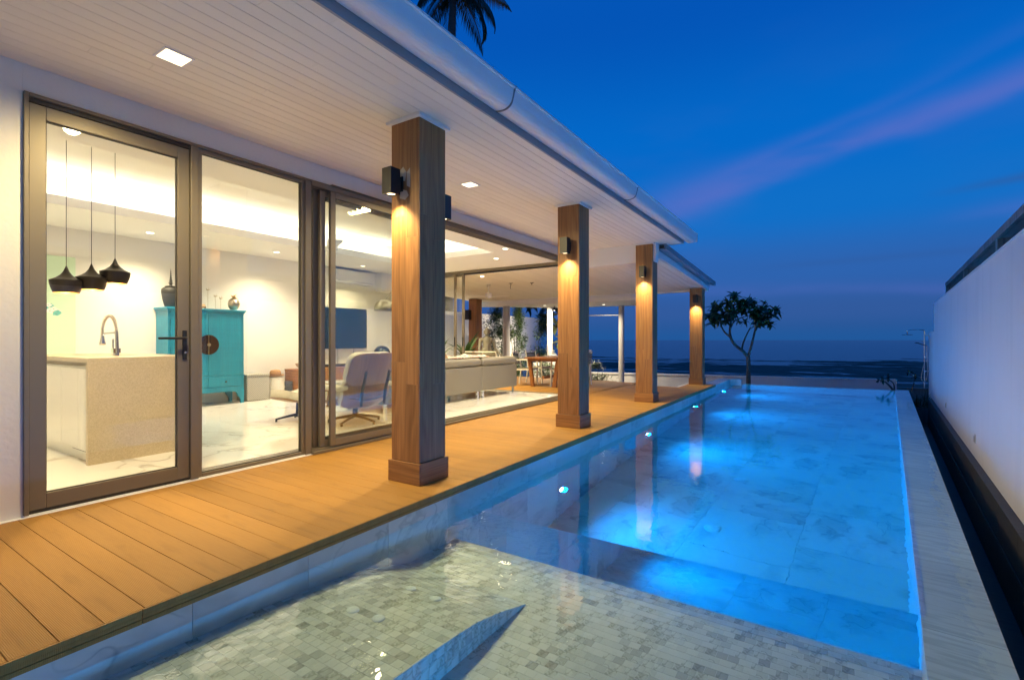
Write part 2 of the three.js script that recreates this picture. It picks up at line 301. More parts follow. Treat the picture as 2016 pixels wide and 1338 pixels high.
// ------------------------------------------------------------------ swimming pool
const FLOOR_B = -0.41, DEEP = -1.88, STEP_D = 3.0, FAR_D = 15.8, NEAR_D = -0.7;
const pool = structure('swimming_pool', 'stone lined infinity pool along the deck', 'pool');
reseed(21);
{
  // concrete shell behind the lining
  const sh = [bx(-2.95, -2.505, -2.2, -0.075, NEAR_D - 0.2, FAR_D + 0.24), bx(-2.95, 2.4, -2.2, DEEP - 0.022, NEAR_D - 0.2, FAR_D + 0.26), bx(-2.5, weirOut(NEAR_D), -1.9, -0.06, NEAR_D - 0.2, NEAR_D), bx(-2.5, 0.6, DEEP - 0.03, FLOOR_B - 0.025, NEAR_D, STEP_D - 0.02)];
  mesh('shell', sh, concreteMat, pool);
  // lining of the long wall, panels 0.6 m wide
  const wallG = sub('wall_lining', pool);
  for (let d = NEAR_D, k = 0; d < FAR_D; d += 0.6, k++) for (const [y0, y1] of [[-1.19, -0.064], [DEEP, -1.1925]]) {
    const d1 = Math.min(d + 0.5975, FAR_D + 0.2); mesh('stone_panel', bx(-2.507, -2.47, y0, y1, d, d1, rr(0, 3), rr(0, 3)), stoneMats[k % 3], wallG);
  }
  // coping past the deck's end
  for (let d = 13.56, k = 0; d < 15.9; d += 0.6, k++) mesh('coping_stone', bx(-2.80, -2.465, -0.063, -0.02, d, Math.min(d + 0.597, 16.05), rr(0, 3), rr(0, 3)), stoneMats[(k + 1) % 3], pool);
  mesh('coping_stone', bx(-2.464, -2.16, -0.6, -0.02, FAR_D - 0.02, 16.05, 1.3, 0.4), stoneMats[0], pool);
  // step riser
  for (let k = 0; k < 5; k++) mesh('step_riser', bx(-2.469 + k * 0.58, -2.472 + (k + 1) * 0.58, DEEP, FLOOR_B - 0.028, STEP_D - 0.02, STEP_D, rr(0, 3), rr(0, 3)), stoneMats[k % 3], pool);
  // deep floor, 0.6 x 1.2 m slabs squared to the weir
  const fl = sub('deep_floor', pool); fl.rotation.y = -SK; fl.position.set(weirIn(STEP_D), 0, -STEP_D);
  const slab = [0, 1, 2, 3, 4].map((k) => uvBox(new THREE.BoxGeometry(0.897, 0.02, 0.897), k * 0.71, k * 1.13));
  for (let i = 0; i < 5; i++) for (let j = -1; j < 15; j++) {
    const m = mesh('floor_slab', slab[Math.floor(rnd() * 5)], floorMats[Math.floor(rnd() * 3)], fl);
    m.position.set(-0.45 - i * 0.9 + 0.1, DEEP - 0.01, -(j * 0.9 + (i % 2) * 0.45)); m.rotation.y = Math.floor(rnd() * 4) * Math.PI / 2;
    const wx = m.position.clone().applyAxisAngle(V(0, 1, 0), -SK).add(fl.position);
    if (wx.x < -2.9 || -wx.z < STEP_D - 0.1 || -wx.z > FAR_D + 0.2) fl.remove(m);
  }
  // main weir along the right side and the one at the sea end: body, then slabs 5 mm under the water
  const body = (x0, x1, len, geoName) => uvBox(new THREE.BoxGeometry(x1 - x0, 2.0, len).translate((x0 + x1) / 2, -1.166, -len / 2));
  const wr = sub('weir', pool); wr.rotation.y = -SK; wr.position.set(weirIn(NEAR_D), 0, -NEAR_D);
  const L = (16.06 - NEAR_D) / Math.cos(SK);
  mesh('weir_wall', body(0.004, 0.272, L), stoneMats[1], wr);
  for (let k = 0; k * 0.9 < L; k++) mesh('weir_slab', uvBox(new THREE.BoxGeometry(0.28, 0.01, 0.897).translate(0.14, -0.1605, -k * 0.9 - 0.45), rr(0, 3), rr(0, 3)), weirMats[k % 3], wr);
  mesh('end_weir_wall', bx(-2.158, weirIn(16), -2.1, -0.166, FAR_D + 0.006, 16.05), stoneMats[0], pool);
  for (let k = 0; k < 4; k++) mesh('end_weir_slab', bx(-2.158 + k * 0.9, -2.161 + (k + 1) * 0.9, -0.1655, -0.1555, FAR_D, 16.055, rr(0, 3), rr(0, 3)), weirMats[k % 3], pool);
  // drains on the deep floor
  for (const [x, d] of [[-1.03, 3.85], [-0.99, 5.3], [-0.93, 6.8], [-0.9, 9.2]]) { const dr = mesh('floor_drain', lathe([[0.001, 0.012], [0.05, 0.012], [0.075, 0.006], [0.08, 0]], 24), weirMats[2], pool); dr.position.set(x, DEEP, -d); }
}
// shallow area: mosaic floor, and the lounger with its curved top; each piece lies proud of the grout
{
  const P = 0.052, G = 0.0016, tiles = [];
  const flat = (x, d) => ({ y: FLOOR_B, s: 0 });
  reseed(33);
  const prof = [[-0.75, -0.215], [0.9, -0.225], [1.4, -0.24], [1.66, -0.254], [1.85, -0.268], [2.0, -0.285], [2.18, -0.325], [2.38, -0.380], [2.47, FLOOR_B + 0.003]];
  const lY = (d) => { let k = 0; while (k < prof.length - 2 && prof[k + 1][0] < d) k++; const t = clamp((d - prof[k][0]) / (prof[k + 1][0] - prof[k][0])); return mix(prof[k][1], prof[k + 1][1], t); };
  const LX1 = -1.5;
  // body of the lounger
  const sh = new THREE.Shape(); sh.moveTo(NEAR_D, FLOOR_B - 0.02); for (let d = NEAR_D; d <= 2.47; d += 0.05) sh.lineTo(d, lY(d) - 0.001); sh.lineTo(2.47, FLOOR_B - 0.02); sh.closePath();
  const lb = new THREE.ExtrudeGeometry(sh, { depth: 0.97 - 0.006, bevelEnabled: false }); lb.rotateY(Math.PI / 2); lb.translate(-2.468, 0, 0); uvBox(lb);   // x=depth, z=-d
  mesh('lounger', lb, groutMat, pool);
  mesh('shallow_floor', bx(-2.469, 0.6, FLOOR_B - 0.024, FLOOR_B - 0.0009, NEAR_D, STEP_D - 0.001), groutMat, pool);
  for (let row = 0, d = -0.6; d < STEP_D - P * 0.4; row++, d = -0.6 + row * P) {
    for (let i = 0; i < 62; i++) {
      const x = -2.47 + (i + 0.5) * P + (row % 2 ? P / 2 : 0), dc = d + P / 2;
      if (x > weirIn(dc) - 0.002) continue;
      if (dc < 2.45 && x - P / 2 < LX1) {
        const y = lY(dc), a = Math.atan2(lY(dc + P / 2) - lY(dc - P / 2), P), l = x - P / 2, r = Math.min(x + P / 2, LX1);
        if (r - l > 0.008) tiles.push([(l + r) / 2, y, dc, a, (r - l) / P]);
        if (x + P / 2 - r > 0.008) tiles.push([(r + x + P / 2) / 2, FLOOR_B, dc, 0, (x + P / 2 - r) / P]);
      } else tiles.push([x, FLOOR_B, dc, 0, 1]);
    }
  }
  // side of the lounger
  const side = [];
  for (let d = -0.6; d < 2.4; d += P) for (let k = 0; k < 8; k++) { const y0 = FLOOR_B + 0.001 + k * P, y1 = Math.min(y0 + P, lY(d + P / 2) - 0.001); if (y1 - y0 > 0.006) side.push([LX1 - 0.003, (y0 + y1) / 2, d + P / 2, (y1 - y0) / P]); }
  const size = (x, y, d) => 1 / (x * x + (y - 1.15) ** 2 + d * d);
  const th = THREE.MathUtils.degToRad(32.89), inView = (x, y, d) => { const cx = x * Math.cos(th) + d * Math.sin(th), dp = -x * Math.sin(th) + d * Math.cos(th); return dp > 0.3 && Math.abs(cx / dp) < 1.04 && Math.abs((1.15 - y) / dp) < 0.76; };
  const geos = [0, 1, 2, 3, 4, 5].map((k) => { const g = new THREE.BoxGeometry(P - G, 0.008, P - G); uvBox(g, k * 0.13, k * 0.29); return g; });
  const gsides = [0, 1, 2].map((k) => uvBox(new THREE.BoxGeometry(0.008, P - G, P - G), k * 0.17, k * 0.3));
  const pick = () => { const r = rnd(); return r < 0.36 ? 0 : r < 0.66 ? 1 : r < 0.83 ? 2 : r < 0.94 ? 3 : 4; };
  const ranked = tiles.map((t) => [t, inView(t[0], t[1], t[2]) ? size(t[0], t[1], t[2]) : 0]).sort((a, b) => b[1] - a[1]);
  const rest = [], M = new THREE.Matrix4(), tone = [1.03, 1, 0.94, 0.82, 0.68], tinted = (g, k) => { const q = g.toNonIndexed(), n = q.attributes.position.count; q.setAttribute('color', new THREE.BufferAttribute(new Float32Array(n * 3).fill(tone[k]), 3)); return q; };
  const holder = sub('mosaic', pool);
  ranked.forEach(([[x, y, d, a, w], s], n) => {
    const g = geos[Math.floor(rnd() * 6)], k = pick();
    if (n < 300) { const m = mesh('tile', g, mosaicMats[k], holder); m.position.set(x, y - 0.004, -d); m.rotation.x = a; m.scale.x = w; } else rest.push(tinted(g.clone().scale(w, 1, 1).applyMatrix4(M.makeRotationX(a).setPosition(x, y - 0.004, -d)), k));
  });
  side.forEach(([x, y, d, h]) => { rest.push(tinted(gsides[Math.floor(rnd() * 3)].clone().scale(1, h, 1).translate(x, y, -d), pick())); });
  mesh('mosaic_tiles', mergeGeometries(rest), std({ map: mosaicMap, vertexColors: true, roughness: 0.5 }), pool).userData.kind = 'stuff';
  // spa jets
  for (const [x, d] of [[-2.08, 1.69], [-1.91, 1.71], [-2.05, 2.08], [-1.85, 2.07]]) {
    const j = mesh('spa_jet', lathe([[0.001, 0.012], [0.012, 0.013], [0.016, 0.008], [0.030, 0.008], [0.034, 0]], 20), weirMats[2], pool); j.position.set(x, lY(d), -d); j.rotation.x = Math.atan2(lY(d + 0.05) - lY(d - 0.05), 0.1);
  }
}
// water: a thin sheet over the shallow area, a closed body with depth of colour in the deep part, its sides inside the lining
{
  const rip = tex(1024, 1024, (u, v) => 0.55 * fbm(u, v, 7, 7, 3, 951) + 0.3 * fbm(u, v, 26, 26, 3, 957) + 0.15 * fbm(u, v, 60, 60, 2, 961), [2.9, 2.9], false), SPLIT = STEP_D - 0.01;
  const poly = (pts) => new THREE.Shape(pts.map((p) => new THREE.Vector2(...p))), FAR = 16.045, N0 = NEAR_D - 0.05, lip = (d) => weirIn(d) + 0.02;
  const deepG = uvBox(new THREE.ExtrudeGeometry(poly([[-2.49, SPLIT], [lip(SPLIT), SPLIT], [lip(FAR), FAR], [-2.49, FAR]]), { depth: 1.9, bevelEnabled: false }).rotateX(-Math.PI / 2).translate(0, WATER - 1.9, 0));
  const deep = mesh('pool_water', deepG, phys({ color: rgb(1, 1, 1), roughness: 0, transmission: 1, thickness: 1, ior: 1.33, attenuationColor: rgb(0.42, 0.90, 0.97), attenuationDistance: 2, bumpMap: rip, bumpScale: 0.003 })); tag(deep, 'deep clear blue lit water of the infinity pool', 'water'); deep.userData.kind = 'structure';
  const shG = uvBox(new THREE.ShapeGeometry(poly([[-2.49, N0], [weirOut(N0) - 0.006, N0], [weirOut(FAR) - 0.006, FAR], [lip(FAR), FAR], [lip(SPLIT), SPLIT], [-2.49, SPLIT]])).rotateX(-Math.PI / 2).translate(0, WATER, 0));
  const sh = mesh('shallow_water', shG, phys({ color: rgb(0.84, 0.97, 0.95), roughness: 0, transmission: 1, thickness: 0, ior: 1.33, bumpMap: rip, bumpScale: 0.008 })); tag(sh, 'shallow clear water over the mosaic shelf, lounger and overflow weir', 'water'); sh.userData.kind = 'structure';
}
// underwater lamps in the long wall
[4.79, 7.8, 11.1, 14.5].forEach((d, k) => {
  const t = thing('pool_lamp', ['blue underwater pool lamp in the wall between first and second wooden columns', 'blue underwater pool lamp before the third wooden column', 'blue underwater pool lamp between third and last wooden columns', 'blue underwater pool lamp beside the sea end of the pool'][k], 'lamp', [-2.47, -1.2, d], 0, 'underwater pool lamps');
  mesh('bezel', lathe([[0.05, 0], [0.062, 0.004], [0.066, 0.014], [0.058, 0.018], [0.048, 0.016]], 28).rotateZ(-Math.PI / 2), chromeMat, t);
  mesh('lens', lathe([[0.001, 0.022], [0.03, 0.018], [0.05, 0.010], [0.05, 0.002]], 28).rotateZ(-Math.PI / 2), emit(0.75, 0.8, 1.0, 16), t);
  spot(t, 0.035, 0, 0, POOL, 38, 1.5, 0.85, [1, 0.26, 0], 2);
});

{  // added lamp out of view, a guessed source for the shallow end's blue light
  const t = thing('pool_lamp', 'added blue underwater pool lamp out of view low in the weir wall of the shallow area', 'lamp', [weirIn(0.7) - 0.002, -0.31, 0.7], Math.PI - SK, 'underwater pool lamps');
  mesh('bezel', lathe([[0.05, 0], [0.062, 0.004], [0.066, 0.014], [0.058, 0.018], [0.048, 0.016]], 28).rotateZ(-Math.PI / 2), chromeMat, t);
  mesh('lens', lathe([[0.001, 0.022], [0.03, 0.018], [0.05, 0.010], [0.05, 0.002]], 28).rotateZ(-Math.PI / 2), emit(0.75, 0.8, 1.0, 16), t);
  spot(t, 0.035, 0, 0, POOL, 10, 1.5, 0.5, [1, 0.0, 0.3], 2);
}
// trough, ledge and garden wall on the right
{
  const L = 16.4, rot = (o) => { o.rotation.y = -SK; return o; };
  const tr = mesh('overflow_trough', uvBox(new THREE.BoxGeometry(1.3, 0.06, L + 3).translate(0.70, -0.93, -(L + 3) / 2)), darkStone); tr.position.set(weirOut(-1.5), 0, 1.5); rot(tr); tag(tr, 'dark stone overflow trough beside the weir', 'trough'); tr.userData.kind = 'structure';
  const g = thing('garden_wall', 'tall white rendered garden wall with dark stone foot beside the pool', 'wall', [0, 0, 0]);
  const len = (14.7 + 2.2) / Math.cos(SK);
  const mk = (name, x0, x1, y0, y1, l, mat, from = -2.2) => { const m = mesh(name, uvBox(new THREE.BoxGeometry(x1 - x0, y1 - y0, l).translate((x0 + x1) / 2, (y0 + y1) / 2, -l / 2)), mat, g); m.position.set(wallX(from), 0, -from); rot(m); return m; };
  mk('wall', 0, 0.18, -0.9, 1.97, len, wallMat);
  mk('coping', -0.012, 0.192, 1.97, 1.985, len + 0.01, wallMat);
  for (let k = 0; k * 0.8 < len; k++) { const m = mesh('foot_panel', uvBox(new THREE.BoxGeometry(0.068, 0.32, 0.797).translate(-0.036, -0.41, -k * 0.8 - 0.4), rr(0, 2), rr(0, 2)), darkStone, g); m.position.set(wallX(-2.2), 0, 2.2); rot(m); const m2 = mesh('foot_panel', uvBox(new THREE.BoxGeometry(0.074, 0.32, 0.797).translate(-0.039, -0.735, -k * 0.8 - 0.4), rr(0, 2), rr(0, 2)), darkStone, g); m2.position.set(wallX(-2.2), 0, 2.2); rot(m2); }
  const sw = thing('shower_wall', 'lower white wall stub carrying the outdoor shower', 'wall', [0, 0, 0]);
  const m = mesh('wall', uvBox(new THREE.BoxGeometry(0.18, 2.4, 2.0).translate(0.09, 0.16, -1.0)), wallMat, sw); m.position.set(wallX(14.95) + 0.02, 0, -14.95); rot(m);
  // socket plates low on the wall
  for (const [d, y] of [[7.86, -0.02], [11.6, -0.02]]) {
    const sk = thing('wall_socket', d < 9 ? 'small beige socket plate on the long white garden wall, larger of the two' : 'tiny socket plate near the end of the white garden wall', 'socket', [wallX(d) - 0.002, y, d], -SK);
    mesh('plate', new RoundedBoxGeometry(0.012, 0.1, 0.07, 2, 0.004), std({ color: rgb(0.6, 0.55, 0.47), roughness: 0.6 }), sk); mesh('cover', new RoundedBoxGeometry(0.012, 0.07, 0.045, 2, 0.004).translate(-0.008, -0.005, 0), std({ color: rgb(0.5, 0.46, 0.4), roughness: 0.6 }), sk);
  }
  // neighbour's bare concrete frame above the wall
  const nb = thing('concrete_building', 'unfinished grey concrete beam and posts of the next plot above the white wall', 'building', [wallX(4) + 0.34, 0, 4], -SK);
  mesh('beam', uvBox(new THREE.BoxGeometry(0.16, 0.10, 16).translate(0.08, 2.57, -4.8)), concreteMat, nb);
  mesh('slab', uvBox(new THREE.BoxGeometry(1.66, 0.05, 16).translate(0.99, 2.585, -4.8)), concreteMat, nb);
  mesh('rear_beam', uvBox(new THREE.BoxGeometry(0.16, 0.26, 16).translate(0.75, 2.42, -4.8)), concreteMat, nb);
  for (const z of [2.2, -1.7, -5.2, -8.9, -12.72]) mesh('post', uvBox(new THREE.BoxGeometry(0.15, 3.4, 0.16).translate(0.082, 0.819, z)), concreteMat, nb);
  mesh('wall', uvBox(new THREE.BoxGeometry(0.1, 3.4, 16).translate(1.75, 0.85, -4.8)), concreteMat, nb);
}
// outdoor shower
{
  const t = thing('outdoor_shower', 'chrome outdoor shower with round rain head on the wall stub', 'shower', [2.08, 0, 16.4]);
  mesh('riser_pipe', [tube([[0, -0.1, 0], [0, 0.6, 0], [0, 1.36, 0]], 0.011, 16), tube([[0, 1.34, 0], [-0.01, 1.40, 0], [-0.06, 1.415, 0], [-0.3, 1.41, 0], [-0.34, 1.39, 0], [-0.345, 1.32, 0]], 0.010, 30)], chromeMat, t);
  mesh('rain_head', lathe([[0.001, 0.035], [0.02, 0.03], [0.024, 0.012], [0.11, 0.008], [0.115, 0.0], [0.11, -0.006], [0.001, -0.006]]).translate(-0.345, 1.285, 0), steelMat, t);
  mesh('hand_shower', [tube([[0.05, 1.0, 0], [-0.03, 1.03, 0], [-0.14, 1.075, 0]], 0.011, 12), cyl(0.03, 0.034, 0.02, -0.16, 1.075, 0)], blackMat, t);
  mesh('hose', tube([[0.01, 0.62, 0], [-0.05, 0.3, 0.02], [-0.06, 0.12, 0.02], [0, 0.06, 0.02], [0.05, 0.2, 0.02], [0.05, 0.7, 0.02], [0.05, 1.0, 0.01]], 0.007, 40, 6), steelMat, t);
  for (const y of [1.26, 0.7, 0.35]) mesh('bracket', bar([0, y, 0], [0.14, y, 0], 0.018), chromeMat, t);
  mesh('mixer', new THREE.CylinderGeometry(0.022, 0.022, 0.2, 16).rotateX(Math.PI / 2).translate(0.0, 0.35, 0), chromeMat, t);
}
// sea wall
{
  const a = V(-9.0, 0, -15.9), b = V(1.66, 0, -18.2), L = a.distanceTo(b), ang = Math.atan2(-(b.z - a.z), b.x - a.x);
  const g = thing('sea_wall', 'low white rendered wall along the beach behind the pool', 'wall', [(a.x + b.x) / 2, 0, -(a.z + b.z) / 2], ang);
  mesh('wall', uvBox(new THREE.BoxGeometry(L, 2.8, 0.16).translate(0, -1.45, 0)), wallMat, g);
  mesh('coping', uvBox(new THREE.BoxGeometry(L + 0.02, 0.045, 0.22).translate(0, -0.025, 0)), paintMat, g);
  const h = thing('boundary_wall', 'dark low wall between sea wall and shower', 'wall', [2.6, 0, 18.6], 0);
  mesh('wall', uvBox(new THREE.BoxGeometry(2.0, 2.4, 0.15).translate(0, -1.5, 0)), concreteMat, h); mesh('coping', uvBox(new THREE.BoxGeometry(2.02, 0.04, 0.2).translate(0, -0.28, 0)), concreteMat, h);
}

// ------------------------------------------------------------------ deck
const deck = structure('deck', 'golden brown composite board deck along the house', 'deck');
reseed(44);
{
  const porch = sub('porch_boards', deck), B = 0.14;
  const one = [0, 1, 2, 3, 4].map((k) => { const g = chamfer(0.1384, 0.022, 1.905, 0.0018).rotateY(Math.PI / 2); return uvBox(g, k * 0.61, k * 0.14, true); });
  for (let k = 0, d = -1.47; d < 12.2; k++, d += B) { const m = mesh('deck_board', one[Math.floor(rnd() * 5)], deckMats[Math.floor(rnd() * 3)], porch); m.position.set(-3.4225, -0.011, -d - B / 2); }
  for (let d = 12.26; d < 13.5; d += B) mesh('deck_board', uvBox(chamfer(0.1372, 0.022, 0.60, 0.0025).rotateY(Math.PI / 2).translate(-2.77, -0.011, -d - B / 2), 0, d, true), deckMats[0], porch);
  const nose = sub('nosing', deck);
  for (const [y0, y1, x] of [[-0.0215, -0.0005, -2.4585], [-0.0415, -0.0235, -2.461], [-0.062, -0.0435, -2.459]]) for (let d = -1.5, k = 0; d < 13.4; d += 2.4, k++) mesh('nosing_strip', bx(-2.468, x, y0, y1, d, Math.min(d + 2.397, 13.55), 0, k * 0.7), nosingMat, nose);
  // terrace boards run along the house
  const ter = sub('terrace_boards', deck);
  for (let k = 0, x = -10.3; x < -4.39; k++, x += B) { const end = x > -5.0 ? 12.9 : 13.1; for (let d = 8.98; d < end - 0.1;) { const l = Math.min(end - d, d === 8.98 ? rr(1.2, 2.9) : 2.9), m = mesh('deck_board', uvBox(chamfer(0.137, 0.022, l - 0.003, 0.0025).translate(x + B / 2, -0.011, -d - l / 2), rr(0, 2), rr(0, 2)), deckMats[Math.floor(rnd() * 3)], ter); d += l; } }
  mesh('joist_frame', [bx(-4.37, -2.475, -0.07, -0.024, -1.48, 12.24), bx(-3.07, -2.475, -0.07, -0.024, 12.24, 13.5), bx(-10.3, -4.385, -0.4, -0.024, 8.98, 12.9)], blackSatin, deck);
  mesh('edge_curb', [bx(-3.13, -3.085, -0.5, 0.004, 12.27, 13.54), bx(-4.36, -3.14, -0.5, -0.002, 12.235, 12.265)], paintMat, deck);
  mesh('deck_skirt', bx(-10.3, -4.4, -0.9, -0.03, 13.105, 13.14), paintMat, deck);
}

// ------------------------------------------------------------------ the villa
const SOFFIT = 2.94, CEIL = 2.74, GX = -4.38, BACK = -9.1, FLOOR = 0.05, END = 8.9, ROOM0 = -0.6;
const villa = thing('villa', 'white modern villa with timber board soffit and lit glass front', 'house');
reseed(55);
{
  // walls
  mesh('wall', bx(GX - 0.14, GX, -0.3, SOFFIT + 0.3, -2.2, 0.94), creamMat, villa);                       // pier left of the doors
  mesh('wall', bx(GX - 0.14, GX, CEIL + 0.02, SOFFIT + 0.3, 0.941, 9.2), creamMat, villa);                   // lintel over the glass
  mesh('wall', bx(BACK - 0.2, BACK, -0.3, 3.4, ROOM0 - 0.2, END + 0.06), paintMat, villa);
  mesh('wall', bx(BACK, GX - 0.141, -0.3, 3.4, ROOM0 - 0.2, ROOM0), wallMat, villa);
  mesh('wall', bx(BACK, GX - 0.141, CEIL + 0.021, 3.4, END - 0.05, END + 0.06), wallMat, villa);           // lintel over the far opening
  mesh('skirting', bx(BACK + 0.001, BACK + 0.014, FLOOR, FLOOR + 0.11, ROOM0 + 0.01, END - 0.01), paintMat, villa);
  // ceiling of the room: flat ring, lip, and the raised tray
  const T = { x0: -7.6, x1: -5.1, d0: 0.25, d1: 7.3 };
  mesh('ceiling', [bx(BACK + 0.001, T.x0, CEIL, CEIL + 0.02, ROOM0, END - 0.051), bx(T.x1, GX - 0.142, CEIL, CEIL + 0.02, ROOM0, END - 0.051), bx(T.x0 + 0.001, T.x1 - 0.001, CEIL, CEIL + 0.02, T.d1, END - 0.051), bx(T.x0 + 0.001, T.x1 - 0.001, CEIL, CEIL + 0.02, ROOM0, T.d0)], paintMat, villa);
  mesh('cove_lip', [bx(T.x0 - 0.02, T.x0 - 0.001, CEIL + 0.021, CEIL + 0.11, T.d0 - 0.02, T.d1 + 0.02), bx(T.x1 + 0.001, T.x1 + 0.02, CEIL + 0.021, CEIL + 0.11, T.d0 - 0.02, T.d1 + 0.02), bx(T.x0, T.x1, CEIL + 0.021, CEIL + 0.11, T.d1 + 0.001, T.d1 + 0.02), bx(T.x0, T.x1, CEIL + 0.021, CEIL + 0.11, T.d0 - 0.02, T.d0 - 0.001)], paintMat, villa);
  mesh('tray_ceiling', [bx(T.x0 - 0.34, T.x1 + 0.34, 3.16, 3.2, T.d0 - 0.34, T.d1 + 0.34), bx(T.x0 - 0.36, T.x0 - 0.34, CEIL + 0.021, 3.2, T.d0 - 0.34, T.d1 + 0.34), bx(T.x1 + 0.34, T.x1 + 0.36, CEIL + 0.021, 3.2, T.d0 - 0.34, T.d1 + 0.34), bx(T.x0 - 0.34, T.x1 + 0.34, CEIL + 0.021, 3.2, T.d1 + 0.341, T.d1 + 0.36), bx(T.x0 - 0.34, T.x1 + 0.34, CEIL + 0.021, 3.2, T.d0 - 0.36, T.d0 - 0.341)], paintMat, villa);
  mesh('bulkhead', bx(BACK + 0.001, BACK + 0.22, 2.3, CEIL - 0.001, 8.05, END - 0.055), paintMat, villa);
  // marble floor in 0.8 m tiles
  const fl = sub('marble_floor', villa);
  mesh('screed', bx(BACK, GX - 0.02, -0.3, FLOOR - 0.012, ROOM0, END + 0.05), concreteMat, fl);
  for (let x = BACK + 0.001, i = 0; x < GX - 0.1; x += 0.8, i++) for (let d = ROOM0, j = 0; d < END; d += 0.8, j++) { const x1 = Math.min(x + 0.7985, GX - 0.13), d1 = Math.min(d + 0.7985, END + 0.02); if (x1 - x > 0.05) mesh('floor_tile', bx(x, x1, FLOOR - 0.012, FLOOR, d, d1, (i * 7 % 5) * 0.13, (j * 3 % 4) * 0.2), marbleMat, fl); }
  // roof over room and porch
  mesh('roof', [bx(BACK - 0.5, -2.7, 3.32, 3.38, -2.2, 9.36)].concat([[-1, 1]].map(() => { const s = new THREE.Shape([[-2.24, 3.12], [-6.1, 4.45], [-10.2, 3.12], [-10.2, 3.24], [-6.1, 4.57], [-2.24, 3.2]].map((p) => new THREE.Vector2(...p))); return uvBox(new THREE.ExtrudeGeometry(s, { depth: 11.8, bevelEnabled: false }).translate(0, 0, -9.62)); })), roofMat, villa);
  // porch soffit boards
  const so = sub('porch_soffit', villa), W = 0.1;
  mesh('backing', bx(GX + 0.001, -2.28, SOFFIT + 0.005, SOFFIT + 0.02, -2.1, 9.34), gutterMat, so);
  for (let x = GX + 0.002, k = 0; x < -2.32; x += W, k++) for (let d = -2.1 + rr(-2, 0), first = true; d < 9.34; first = false) {
    const l = first ? 1.6 + 1.4 * (k % 3) : 3.0, a = Math.max(d, -2.1), b = Math.min(d + l, 9.34), x1 = Math.min(x + W - 0.003, -2.281);
    if (b - a > 0.02) { const g = chamfer(x1 - x, 0.008, b - a - 0.002, 0.002).translate((x + x1) / 2, SOFFIT + 0.004 + rr(-0.0006, 0.0004), -(a + b) / 2); mesh('soffit_board', uvBox(g), boardMats[Math.floor(rnd() * 3)], so); }
    d += l;
  }
  // fascia and gutter
  for (let d = -2.1, k = 0; d < 9.3; d += 2.4, k++) mesh('fascia_board', bx(-2.28, -2.262, SOFFIT - 0.008, 3.11, d, Math.min(d + 2.397, 9.38)), fasciaMat, villa);
  mesh('fascia_board', bx(-4.3, -2.28, SOFFIT - 0.004, 3.12, 9.345, 9.365), fasciaMat, villa);
  const prof = new THREE.Shape(); prof.moveTo(-2.255, 3.13); prof.lineTo(-2.255, 2.995); prof.bezierCurveTo(-2.2, 2.975, -2.13, 2.98, -2.105, 3.02); prof.bezierCurveTo(-2.085, 3.05, -2.085, 3.09, -2.075, 3.12); prof.lineTo(-2.06, 3.125); prof.lineTo(-2.06, 3.14); prof.lineTo(-2.085, 3.14); prof.bezierCurveTo(-2.098, 3.09, -2.098, 3.06, -2.115, 3.03); prof.bezierCurveTo(-2.14, 2.99, -2.2, 2.988, -2.243, 3.005); prof.lineTo(-2.243, 3.13); prof.closePath();
  for (const [a, b] of [[-2.1, 3.24], [3.245, 6.2], [6.205, 9.62]]) mesh('gutter', uvBox(new THREE.ExtrudeGeometry(prof, { depth: b - a, bevelEnabled: false, curveSegments: 8 }).translate(0, 0, -b)), gutterMat, villa);
  for (const d of [3.2425, 6.2025]) { const s2 = new THREE.Shape(); s2.moveTo(-2.25, 2.985); s2.bezierCurveTo(-2.2, 2.967, -2.12, 2.972, -2.098, 3.015); s2.bezierCurveTo(-2.08, 3.05, -2.08, 3.09, -2.055, 3.145); s2.lineTo(-2.1, 3.13); s2.lineTo(-2.25, 3.0); s2.closePath(); mesh('gutter_joint', uvBox(new THREE.ExtrudeGeometry(s2, { depth: 0.012, bevelEnabled: false }).translate(0, 0, -d - 0.006)), std({ color: rgb(0.25, 0.25, 0.25), roughness: 0.8 }), villa); }
  mesh('gutter_cap', bx(-2.255, -2.07, 2.99, 3.135, 9.621, 9.63), gutterMat, villa);
  // end beam between the two roofs
  mesh('beam', bx(GX + 0.002, -2.66, 2.66, SOFFIT - 0.001, 8.99, 9.2), paintMat, villa);
  // lower terrace roof: sloping board ceiling, fascia, metal sheet
  const slope = (d) => 2.70 - 0.05 * (d - 9.06), ang = Math.atan(0.05);
  const tc = sub('terrace_ceiling', villa);
  for (let k = 0, x = -10.35; x < -2.68; k++, x += 0.15) { const x1 = Math.min(x + 0.146, -2.68), L = 4.5; const g = chamfer(x1 - x, 0.012, L, 0.003).rotateX(-ang).translate((x + x1) / 2, slope(9.21 + L / 2) + 0.006, -9.21 - L / 2); mesh('ceiling_board', uvBox(g), boardMats[k % 3], tc); }
  mesh('terrace_roof', uvBox(new THREE.BoxGeometry(7.86, 0.03, 4.7).rotateX(-ang).translate(-6.48, slope(11.5) + 0.235, -11.55)), fasciaMat, villa);
  mesh('terrace_fascia', [new THREE.BoxGeometry(0.025, 0.12, 4.5).rotateX(-ang).translate(-2.665, slope(11.46) + 0.06, -11.46)], gutterMat, villa);
  mesh('terrace_fascia', [new THREE.BoxGeometry(0.04, 0.1, 4.75).rotateX(-ang).translate(-2.55, slope(11.5) + 0.19, -11.56), new THREE.BoxGeometry(0.12, 0.012, 4.7).rotateX(-ang).translate(-2.62, slope(11.5) + 0.145, -11.52)], fasciaMat, villa);
  mesh('beam', bx(-10.35, -2.68, slope(13.6) - 0.035, slope(13.6) + 0.12, 13.58, 13.72), paintMat, villa);
  mesh('beam', bx(GX - 0.14, -2.68, 2.60, 2.66, 9.0, 9.2), paintMat, villa);
